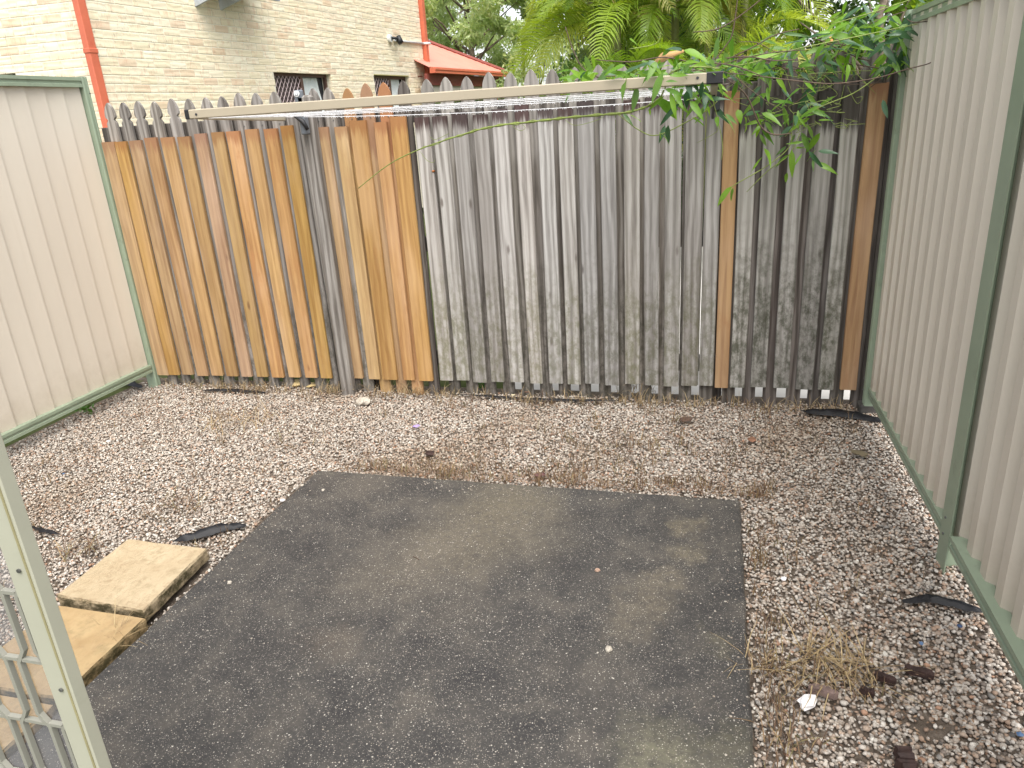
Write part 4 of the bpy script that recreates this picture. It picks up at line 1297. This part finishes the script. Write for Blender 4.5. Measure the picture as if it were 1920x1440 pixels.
thicket(VINE_B, 34, 1420, 1570, lambda x: rv_.gauss(205, 30), 3.72, 3.92, .18)
thicket(VINE_B, 14, 1420, 1540, lambda x: rv_.gauss(272, 22), 3.74, 3.86, .1)
thicket(VINE_A, 10, 1290, 1400, lambda x: rv_.gauss(205, 16), 3.5, 3.8, .1)
thicket(VINE_B, 22, 1640, 1705, lambda x: rv_.gauss(85, 30), 3.75, 3.95, .55)
def stem(pts, Y, r, m=VSTEM, Y1=None, wind=0.0):
    n = len(pts)
    P_ = [at(x, y, Y + ((Y1 if Y1 is not None else Y) - Y) * i / (n - 1)) for i, (x, y) in enumerate(pts)]
    out = []
    for i in range(n - 1):
        p0, p1, p2, p3 = P_[max(i - 1, 0)], P_[i], P_[i + 1], P_[min(i + 2, n - 1)]
        for s in range(5):
            t = s / 5
            q = .5 * ((2 * p1) + (p2 - p0) * t + (2 * p0 - 5 * p1 + 4 * p2 - p3) * t * t + (3 * p1 - p0 - 3 * p2 + p3) * t ** 3)
            if wind: q = q + Vector((0, wind * math.cos(9 * (i + t)), wind * math.sin(9 * (i + t))))
            out.append(q)
    out.append(P_[-1])
    k = len(out)
    MB().tube(out, [r * (.55 + .45 * min(1, 3 * min(j, k - 1 - j) / k + .3)) for j in range(k)], 5).part('stem', m, vine, None, True)
S1 = [(672, 353), (730, 308), (787, 280), (850, 258), (920, 238), (1000, 228), (1080, 219), (1180, 210), (1230, 190), (1247, 165), (1255, 140), (1290, 126), (1350, 128)]
stem(S1, 3.62, .0034, VSTEM, 3.2); stem(S1[3:], 3.6, .0030, VSTEM, 3.2, .005); stem(S1[2:9], 3.61, .0022, VSTEM, 3.4, .007)
stem([(1160, 215), (1200, 245), (1235, 253), (1300, 222), (1330, 203), (1345, 190)], 3.6, .0026)
stem([(1327, 160), (1340, 200), (1354, 265), (1353, 300)], 3.6, .0018)
stem([(1280, 130), (1400, 140), (1480, 150), (1560, 157), (1640, 147), (1700, 130), (1750, 115), (1772, 85)], 3.7, .0025, VSTEMB, 3.55)
stem([(1280, 135), (1400, 120), (1480, 95), (1600, 70), (1720, 45)], 3.7, .0024, VSTEM, 3.75)
stem([(1365, 150), (1400, 180), (1425, 235), (1450, 252), (1484, 250)], 3.75, .0036, VSTEMB)
stem([(1484, 240), (1480, 275), (1440, 310), (1380, 345), (1372, 352)], 3.8, .0024)
stem([(1500, 250), (1480, 290), (1440, 320), (1400, 360)], 3.82, .0022)
stem([(1490, 245), (1530, 205), (1600, 175), (1650, 140)], 3.8, .0026)
stem([(1385, -20), (1374, 60), (1358, 90), (1340, 112)], 3.7, .0030, VSTEMB)
stem([(1560, 45), (1640, 22), (1720, -5)], 3.8, .0024)
stem([(1480, 200), (1520, 170), (1560, 120), (1600, 60), (1700, 20)], 3.9, .0026, VSTEMB)
stem([(1060, 50), (1075, 95), (1095, 130), (1130, 148)], 3.4, .0026, VSTEMB)
stem([(1180, 92), (1230, 82), (1238, 60)], 3.4, .0022)
stem([(1700, 35), (1720, 42), (1800, 30), (1812, 20)], 3.72, .0020, VSTEMB)
for k in range(22):   # woody stems inside the heap
    x, y = rv_.uniform(1240, 1680), rv_.gauss(118, 18)
    dx, dy = rv_.uniform(30, 70) * rv_.choice((-1, 1)), rv_.gauss(-4, 14)
    stem([(x + dx * i, y + dy * i + rv_.gauss(0, 7)) for i in range(4)], 3.95 if x > 1400 else 3.45, rv_.uniform(.0016, .003), rv_.choice((VSTEMB, VSTEMB, VSTEM)))
for k in range(40):   # tendrils in the tangle
    x, y = rv_.gauss(1500, 70), rv_.gauss(190, 40)
    pts = [(x + rv_.uniform(-14, 14) * i, y + rv_.uniform(-11, 11) * i) for i in range(4)]
    stem(pts, 3.84 + rv_.uniform(-.06, .08), .0013, VSTEM)
for (x0, y0, pts) in ((1, 1, [(787, 283), (800, 300), (812, 305), (815, 300)]), (1, 1, [(806, 256), (815, 262), (830, 256), (842, 250)]), (1, 1, [(960, 236), (975, 245), (985, 240), (978, 232)]), (1, 1, [(1060, 225), (1080, 235), (1120, 225), (1135, 215)])):
    stem(pts, 3.6, .0012, VSTEM)

# =================================================================== DEAD WEEDS
def blade_mat():
    t = T('dry weed stalk')
    c = t.ramp(t.isl(), [(0, (.085, .052, .036)), (.35, (.145, .092, .06)), (.6, (.22, .145, .08)), (.85, (.32, .23, .12)), (1, (.12, .125, .05))])
    return t.fin(c, .8, 0, .2)
DRY = blade_mat()
def straw_mat(name, cols):
    t = T(name)
    c = t.ramp(t.isl(), [(i / (len(cols) - 1), q) for i, q in enumerate(cols)])
    return t.fin(c, .75, 0, .25)
STRAW = straw_mat('straw', [(.24, .165, .085), (.36, .265, .14), (.43, .335, .19), (.17, .115, .065)])
def blades(b, n, cx, cy, rx, ry, h0, h1, lie, seed, w=.0016, z=-.02, curl=.5):
    rd = random.Random(seed)
    for k in range(n):
        a = rd.uniform(0, 6.28); q = math.sqrt(rd.random())
        x, y = cx + rx * q * math.cos(a), cy + ry * q * math.sin(a)
        h = rd.uniform(h0, h1)
        az = rd.uniform(0, 6.28); ln = rd.uniform(0, lie)
        d = Vector((math.cos(az) * ln, math.sin(az) * ln, 1)).normalized()
        side = Vector((math.cos(az + 1.57), math.sin(az + 1.57), 0)) if rd.random() < .5 else Vector((1, 0, 0))
        p = Vector((x, y, z)); i0 = len(b.v)
        for s in range(4):
            ww = w * (1, .95, .75, .25)[s] * rd.uniform(.8, 1.2)
            b.v += [p - side * ww, p + side * ww]
            p = p + d * (h / 3)
            d = (d + Vector((math.cos(az) * curl * rd.random(), math.sin(az) * curl * rd.random(), -curl * .55 * rd.random()))).normalized()
            if p.z < .0: p.z = .002
        for s in range(3): b.f.append((i0 + 2 * s, i0 + 2 * s + 1, i0 + 2 * s + 3, i0 + 2 * s + 2))
    return b
w_ = MB()
rw = random.Random(9)
for k in range(560):    # thin dead stalks scattered over the gravel, thicker along slab and fence
    m = rw.random()
    if m < .26: x, y = rw.uniform(-1.7, .3), 2.93 + abs(rw.gauss(0, .10))
    elif m < .40: x, y = rw.uniform(-3.5, .8), 4.02 - abs(rw.gauss(0, .10))
    elif m < .50: x, y = .19 + abs(rw.gauss(0, .05)), rw.uniform(1.0, 2.9)
    elif m < .64: x, y = rw.gauss(-.2, .55), rw.gauss(3.35, .25)
    else: x, y = rw.uniform(-3.5, .75), rw.uniform(1.7, 4.0)
    if -1.87 < x < .18 and y < 2.91: continue
    if -2.3 < x < -1.85 and y < 2.17: continue
    if x > .8: continue
    blades(w_, rw.randint(3, 9), x, y, .035, .03, .02, .065, .5, k, .0012, -.018, .35)
tag(w_.part('dead_weeds', DRY, None, (0, 0, 0)), kind='stuff')
wb = MB()
for k in range(80):
    x = rw.uniform(-3.55, .75); y = 4.0 - abs(rw.gauss(0, .04))
    blades(wb, 8, x, y, .06, .03, .03, .11, 1.1, 900 + k, .0013, -.02, .7)
tag(wb.part('dry_grass', STRAW, None, (0, 0, 0)), kind='stuff')
def tuft(px, py, n, r, h0, h1, lie, label, seed, m=STRAW, w=.0016):
    p = gnd(px, py, -.02)
    b = MB()
    blades(b, n, p.x, p.y, r, r * .8, h0, h1, lie, seed, w, -.02, .8)
    o = b.part('dead_grass_tuft', m, None, p)
    return tag(o, label, 'dead grass', 'dead grass tufts in the gravel')
tuft(1565, 1255, 130, .11, .06, .22, 3.4, 'largest straw coloured grass tuft, right of the slab near the front', 31, STRAW, .0017)
tuft(1500, 1265, 60, .12, .03, .10, 3.0, 'brown dead weed clump between the slab edge and the largest straw tuft', 32, DRY)
tuft(1480, 1385, 40, .09, .03, .10, 2.0, 'brown straw clump near the white crumpled paper', 33, DRY)
tuft(150, 1035, 60, .10, .04, .13, 1.8, 'dry tuft just beside the door stile above the pavers', 34, DRY)
tuft(330, 955, 60, .13, .04, .13, 1.9, 'dry tuft on the left gravel behind the farthest paver', 35, DRY)
tuft(445, 795, 70, .22, .06, .20, 2.6, 'flattened orange straw patch in the middle of the left gravel', 36, STRAW)
tuft(545, 825, 40, .2, .05, .14, 2.4, 'thin straw patch between the left gravel and the slab corner', 37, DRY)
tuft(690, 722, 80, .16, .06, .17, 1.9, 'straw tuft at the foot of the last orange palings', 38, STRAW)
tuft(762, 728, 60, .12, .05, .14, 1.9, 'straw tuft where the orange palings meet the grey ones', 39, STRAW)
tuft(1195, 738, 46, .13, .05, .22, 1.4, 'dead weed with one arched stalk at the foot of the grey palings', 40, STRAW)
tuft(440, 722, 60, .26, .04, .12, 1.6, 'mossy brown tuft at the foot of the left orange palings', 41, DRY)
tuft(220, 1205, 26, .07, .06, .17, 1.5, 'wispy dead stalks growing from the edge of the second paver', 42, STRAW, .0012)
tuft(378, 1045, 26, .04, .04, .10, .9, 'dry stalks at the right corner of the farthest paver', 43, DRY, .0012)
tuft(1415, 1255, 16, .05, .06, .16, 2.0, 'few dry stalks lying over the right edge of the slab', 44, STRAW, .0012)
tuft(1190, 845, 60, .18, .04, .12, 2.2, 'tangled brown stalks on the gravel behind the back edge of the slab', 45, DRY)
gw = leaf_mat('weed green', [(.05, .12, .02), (.09, .20, .03)], .3, .5, 'island')
for (px, py, s, lab) in ((640, 708, 51, 'small green weed at the foot of the dark post'), (900, 722, 52, 'tiny green weed under the grey palings'), (165, 770, 53, 'flat green weed under the left steel fence'), (912, 672, 54, 'green leaf poking out between two grey palings')):
    p = gnd(px, py, 0) if s != 54 else at(px, py, FY + .0)
    g2 = np.random.default_rng(s)
    C = np.array(p) + g2.normal(0, 1, (26 if s != 54 else 2, 3)) * np.array([.03, .015, .012]) + np.array([0, -.015, .012])
    V, F = leaves_np(C, .035, .02, 0, g2)
    o = put('weed', np_mesh('weed', V - np.array(p), F, gw), None, p)
    tag(o, lab, 'weed', 'green weeds along the fences')

def litter():
    g2 = np.random.default_rng(5)
    n = 13000
    cx = g2.uniform(-3.6, .85, 60); cy = g2.uniform(1.3, 4.0, 60)
    k = g2.integers(0, 60, n)
    sp = g2.uniform(.08, .35, 60)[k]
    x = cx[k] + g2.normal(0, 1, n) * sp; y = cy[k] + g2.normal(0, 1, n) * sp * .7
    edge = g2.random(n) < .22
    x = np.where(edge, g2.uniform(-1.75, .3, n), x); y = np.where(edge, 2.92 + np.abs(g2.normal(0, .09, n)), y)
    ok = ~((x > -1.86) & (x < .18) & (y < 2.912)) & (x > -3.68) & (x < .84) & (y < 4.02) & ~((x > -2.3) & (x < -1.86) & (y < 2.17)) & (y > 1.0)
    x, y = x[ok], y[ok]
    C = np.stack([x, y, np.full(len(x), -.008) + g2.uniform(0, .007, len(x))], 1)
    V, F = leaves_np(C, .013, .0055, 0, g2)
    V[:, 2] = np.maximum((V[:, 2] + .008) * .45 - .006, -.014)
    m = straw_mat('brown leaf litter', [(.16, .095, .06), (.25, .155, .095), (.33, .22, .14), (.10, .06, .045), (.29, .19, .12)])
    tag(put('leaf_litter', np_mesh('leaf_litter', V, F, m)), kind='stuff')
litter()
def grit():
    g2 = np.random.default_rng(8)
    Vs, Fs = [], []
    n = 260
    for k in range(n):
        q = g2.random()
        if q < .40: x, y = .155 - abs(g2.normal(0, .05)), g2.uniform(.9, 2.85)
        elif q < .75: x, y = g2.uniform(-1.8, .15), 2.86 - abs(g2.normal(0, .06))
        elif q < .92: x, y = -1.83 + abs(g2.normal(0, .05)), g2.uniform(1.3, 2.85)
        else: x, y = g2.uniform(-1.75, .1), g2.uniform(1.2, 2.8)
        r = g2.uniform(.0014, .0038)
        V = ICO * (1 + g2.normal(0, .18, (12, 1))) * r * np.array([1.2, 1, .7]) + np.array([x, y, r * .5])
        Fs.append(IF + 12 * k); Vs.append(V)
    m = straw_mat('spilled grit', [(.42, .38, .32), (.30, .25, .2), (.5, .46, .4), (.18, .13, .1)])
    tag(put('grit', np_mesh('grit', np.concatenate(Vs), np.concatenate(Fs), m)), kind='stuff')
grit()

# =================================================================== DEBRIS
PLASTIC = plain('black weed mat plastic', (.010, .010, .012), .5, 0, .3, 30, .3)
def flap(pts, wid, label, h=.012, seed=0, nseg=14):
    """crumpled strip of black plastic along ground points"""
    rd = random.Random(seed)
    P_ = [gnd(x, y, -.012) for x, y in pts]
    path = []
    for i in range(nseg + 1):
        u = i / nseg * (len(P_) - 1); a = min(int(u), len(P_) - 2)
        path.append(P_[a].lerp(P_[a + 1], u - a))
    b = MB()
    m = 5
    for i, p in enumerate(path):
        t = (path[min(i + 1, nseg)] - path[max(i - 1, 0)]).normalized()
        s = Vector((-t.y, t.x, 0))
        e = math.sin(math.pi * (i + .35) / (nseg + .7)) ** .6
        for j in range(m):
            q = j / (m - 1) - .5
            z = h * e * (1 - (2 * q) ** 2) + rd.gauss(0, h * .16)
            b.v.append(p + s * (wid * e * q) + Vector((rd.gauss(0, .002), rd.gauss(0, .002), max(z, 0) + .004)))
    for i in range(nseg):
        for j in range(m - 1):
            a = i * m + j
            b.f.append((a, a + 1, a + m + 1, a + m))
    o = b.part('plastic_strip', PLASTIC, None, path[nseg // 2], True)
    return tag(o, label, 'plastic strip', 'torn black weed mat strips')
flap([(325, 1018), (365, 1008), (410, 996), (462, 988)], .05, 'black plastic strip at the back corner of the farthest paver', .028, 1)
flap([(1500, 772), (1560, 776), (1610, 782), (1655, 793)], .085, 'wide torn black plastic at the corner of timber and right steel fence', .024, 2)
flap([(1690, 1130), (1745, 1125), (1790, 1135), (1848, 1152)], .04, 'narrow black plastic strip under the right steel fence near its middle post', .018, 3)
flap([(212, 722), (240, 720), (268, 728)], .05, 'small black plastic flap under the left steel fence by its end post', .03, 4)
flap([(845, 740), (930, 745), (1010, 750), (1090, 752), (1160, 752)], .030, 'long thin black plastic edge along the foot of the grey palings', .008, 5, 22)
flap([(60, 990), (85, 998), (112, 1003)], .022, 'short black plastic strip beside the door stile', .012, 6)
flap([(380, 733), (440, 733), (500, 738)], .035, 'black plastic scrap along the foot of the left orange palings', .012, 7)
WOODBIT = plain('wet dark bark', (.035, .018, .015), .6, 0, .4, 40, .4, bump=.6)
def chip(p0, p1, wid, th, label, m=WOODBIT, z=.0, grp=None, cat='bark piece', name='bark_piece'):
    a, c = gnd(*p0, z), gnd(*p1, z)
    t = (c - a).normalized(); s = Vector((-t.y, t.x, 0))
    rd = random.Random(int(p0[0]))
    b = MB()
    n = 9
    for i in range(n + 1):
        p = a.lerp(c, i / n) + s * rd.gauss(0, wid * .05)
        e = rd.uniform(.72, 1.08) * (1 if 0 < i < n else .55)
        zz = rd.uniform(.6, 1.15) * th * (.8 if 0 < i < n else .3)
        b.v += [p - s * wid * .5 * e - Vector((0, 0, .012)), p + s * wid * .5 * e - Vector((0, 0, .012)), p + s * wid * .42 * e + Vector((0, 0, zz)), p - s * wid * .42 * e + Vector((0, 0, zz * rd.uniform(.8, 1)))]
    for i in range(n):
        k = 4 * i
        for j in range(4): b.f.append((k + j, k + (j + 1) % 4, k + 4 + (j + 1) % 4, k + 4 + j))
    b.f += [(3, 2, 1, 0), (4 * n, 4 * n + 1, 4 * n + 2, 4 * n + 3)]
    return tag(b.part(name, m, None, a.lerp(c, .5)), label, cat, grp)
BG = 'dark bark pieces right of the slab'
chip((1696, 1250), (1752, 1266), .026, .010, 'flat dark bark piece on the gravel nearest the right steel fence', grp=BG)
chip((1640, 1262), (1680, 1278), .024, .010, 'dark bark piece touching the largest straw tuft', grp=BG)
chip((1690, 1404), (1706, 1446), .05, .022, 'thick reddish dark bark chunk at the bottom edge of the gravel', grp=BG)
chip((1515, 1289), (1572, 1302), .026, .013, 'grey brown wood piece below the largest straw tuft', plain('grey wood chip', (.17, .12, .105), .8, 0, .3, 40, .2, bump=.5))
chip((1640, 1300), (1612, 1290), .02, .008, 'small dark wood splinter between straw tuft and wood piece', grp=BG)
def lump(px, py, r, flat, m, name, label, cat, seed, z=0.0, grp=None, stretch=1.0):
    p = gnd(px, py, z)
    g2 = np.random.default_rng(seed)
    V = ICO2 * (1 + g2.normal(0, .13, (len(ICO2), 1))) * np.array([r * stretch, r, r * flat])
    a = g2.uniform(0, 3)
    V = np.stack([V[:, 0] * math.cos(a) - V[:, 1] * math.sin(a), V[:, 0] * math.sin(a) + V[:, 1] * math.cos(a), V[:, 2] + r * flat * .75], 1)
    o = put(name, mesh(name, V, [tuple(q) for q in IF2], m), None, p)
    return tag(o, label, cat, grp)
PAPER = plain('white paper', (.82, .80, .80), .7, 0, .05, 30)
PEB = plain('pale pebble', (.42, .38, .32), .75, 0, .25, 90, .3)
CEM = plain('yellow mortar lump', (.52, .40, .20), .9, 0, .2, 40, .2, bump=.5)
lump(1514, 1320, .022, .55, PAPER, 'crumpled_paper', 'crumpled white paper on the gravel right of the slab', 'paper', 1, -.008, None, 1.5)
lump(1469, 1087, .010, .6, PAPER, 'paper_scrap', 'tiny white scrap beside the right edge of the slab', 'paper', 2, -.008)
lump(530, 939, .011, .5, PAPER, 'paper_scrap', 'tiny white scrap at the left slab edge near its back corner', 'paper', 3, -.01)
lump(203, 828, .011, .4, PAPER, 'paper_scrap', 'tiny white scrap on the left gravel by the steel fence', 'paper', 4, -.01)
lump(781, 800, .014, .4, plain('purple petal', (.36, .27, .62), .6), 'purple_petal', 'fallen purple flower petal on the gravel behind the slab', 'petal', 5, -.008, None, 1.4)
lump(683, 757, .042, .55, PEB, 'stone', 'large pale stone on the gravel in front of the orange palings', 'stone', 6, -.02, None, 1.2)
lump(556, 722, .04, .5, CEM, 'mortar_lump', 'yellow mortar lump at the foot of the orange palings, larger of two', 'mortar lump', 7, -.02, None, 1.5)
lump(582, 724, .03, .45, CEM, 'mortar_lump', 'yellow mortar lump at the foot of the orange palings, smaller of two', 'mortar lump', 8, -.02, None, 1.4)
GP = 'loose pebbles lying on the slab'
lump(431, 1094, .009, .7, PEB, 'pebble', 'grey pebble on the left part of the slab', 'pebble', 9, 0, GP)
lump(1120, 1071, .010, .7, plain('pink pebble', (.40, .27, .20), .75, 0, .2, 90), 'pebble', 'pinkish pebble in the middle of the slab', 'pebble', 10, 0, GP)
lump(1141, 1220, .012, .7, PEB, 'pebble', 'largest pale pebble on the slab, right of its middle', 'pebble', 11, 0, GP)
lump(606, 920, .008, .7, PEB, 'pebble', 'tiny pebble by the back left corner of the slab', 'pebble', 12, 0, GP)
lump(567, 911, .008, .7, PEB, 'pebble', 'tiny pebble on the left edge of the slab near its back corner', 'pebble', 13, 0, GP)
BLU = plain('blue plastic', (.10, .17, .30), .4)
lump(1912, 1378, .008, .5, BLU, 'plastic_scrap', 'bright blue plastic scrap at the far right edge of the gravel', 'plastic scrap', 14, -.006)
lump(1727, 1207, .007, .5, BLU, 'plastic_scrap', 'blue plastic scrap on the gravel below the middle fence post', 'plastic scrap', 15, -.008)
lump(1799, 1175, .008, .5, plain('navy plastic', (.04, .07, .15), .4), 'plastic_scrap', 'dark blue plastic scrap beside the right steel fence rail', 'plastic scrap', 16, -.008)
lump(120, 889, .007, .5, BLU, 'plastic_scrap', 'small blue plastic scrap on the left gravel', 'plastic scrap', 17, -.008)
LFM = plain('dead leaf', (.20, .10, .06), .7, 0, .3, 30)
GL = 'dead leaves on the gravel'
lump(1012, 891, .018, .25, plain('purple brown leaf', (.14, .07, .07), .6), 'dead_leaf', 'purple brown dead leaf at the back edge of the slab', 'dead leaf', 18, -.004, GL, 1.5)
lump(1410, 825, .022, .2, LFM, 'dead_leaf', 'brown dead leaf on the gravel behind the right slab corner', 'dead leaf', 19, -.006, GL, 1.4)
lump(1612, 851, .028, .22, plain('olive dead leaf', (.16, .13, .08), .7), 'dead_leaf', 'olive brown curled leaf on the right gravel', 'dead leaf', 20, -.008, GL, 1.6)
lump(985, 734, .016, .2, LFM, 'dead_leaf', 'brown dead leaf against the foot of the grey palings', 'dead leaf', 21, -.004, GL, 1.8)
lump(962, 741, .011, .3, plain('cream leaf', (.60, .53, .36), .7), 'dead_leaf', 'cream coloured leaf at the foot of the grey palings', 'dead leaf', 22, -.004, GL, 1.3)
lump(806, 851, .024, .3, WOODBIT, 'dead_leaf', 'black rotted leaf on the gravel behind the middle of the slab', 'dead leaf', 23, -.012, GL, 1.2)
lump(1287, 787, .03, .2, plain('dark brown leaf', (.09, .055, .04), .7), 'dead_leaf', 'dark brown leaf on the gravel in front of the grey palings', 'dead leaf', 24, -.01, GL, 1.2)
tw = gnd(780, 1047); 
tag(MB().tube([tw + Vector((-.014, .006, .003)), tw + Vector((0, 0, .004)), tw + Vector((.016, -.01, .003))], .0018, 5).part('twig', VSTEMB, None, tw), 'tiny brown twig on the middle of the slab', 'twig')
# concrete footing stub by the right corner
cp_ = gnd(1612, 772, -.02)
v, f = bevbox((cp_.x - .01, cp_.y - .03, -.06), (cp_.x + .10, cp_.y + .05, .03), .008)
tag(part('footing', v, f, plain('dark damp concrete', (.06, .055, .05), .8, 0, .3, 20), None, cp_), 'dark damp concrete footing at the base of the right corner post', 'footing')

# =================================================================== BEYOND: van, orange roofed house
van = thing('parked_van', 'white parked van whose roof shows between the picket tips', 'van', (-2.75, 21, -.12), R(8))
bodyp = [(-2.4, .35), (2.3, .35), (2.4, .9), (2.25, 1.35), (1.55, 2.22), (1.2, 2.40), (-2.2, 2.44), (-2.4, 2.2)]
MB().prism([(x, -.9, z) for x, z in bodyp][::-1], (0, 1.8, 0)).local('body', WHITE, van)
MB().prism([(x, -.912, z) for x, z in ((-.1, 1.45), (1.75, 1.45), (1.35, 2.08), (-.1, 2.12))][::-1], (0, .02, 0)).local('window', GLASS, van)
MB().prism([(x, -.912, z) for x, z in ((-2.1, 1.45), (-.25, 1.45), (-.25, 2.12), (-2.1, 2.12))][::-1], (0, .02, 0)).local('window', GLASS, van)
for x in (-1.5, 1.5):
    for y in (-.95, .75):
        MB().tube([(x, y, .36), (x, y + .2, .36)], .35, 18).local('wheel', BLACK, van)
MB().box((-2.0, -.75, 2.45), (1.0, -.70, 2.52)).local('roof_rack', GREYMETAL, van)
MB().box((-2.0, .70, 2.45), (1.0, .75, 2.52)).local('roof_rack', GREYMETAL, van)
oh = thing('house', 'distant house with orange tiled roof glimpsed through leaves above the right corner', 'house', (4.6, 17.5, -.12))
MB().box((-1.6, 0, 0), (5, 6, 1.9)).local('wall', plain('pink cream render', (.55, .44, .36), .8), oh)
TILE = plain('orange roof tile', (.52, .19, .07), .7, 0, .2, 9)
rfm = MB()
rfm.add([(-2.1, -.5, 1.85), (5.5, -.5, 1.85), (5.5, 3, 2.95), (-2.1, 3, 2.95)], [(0, 1, 2, 3)])
rfm.add([(-2.1, 6.5, 1.85), (5.5, 6.5, 1.85), (5.5, 3, 2.95), (-2.1, 3, 2.95)], [(1, 0, 3, 2)])
rfm.add([(-1.6, 0, 1.9), (-1.6, 6, 1.9), (-1.6, 3, 2.9)], [(0, 1, 2)])
rfm.local('roof', TILE, oh)
MB().box((-2.1, -.62, 1.74), (5.5, -.5, 1.86)).local('gutter', SOFFIT, oh)
MB().box((0, -.03, .6), (1.4, .02, 1.6)).local('window', GLASS, oh)
MB().box((2.6, -.03, .6), (4.0, .02, 1.6)).local('window', GLASS, oh)
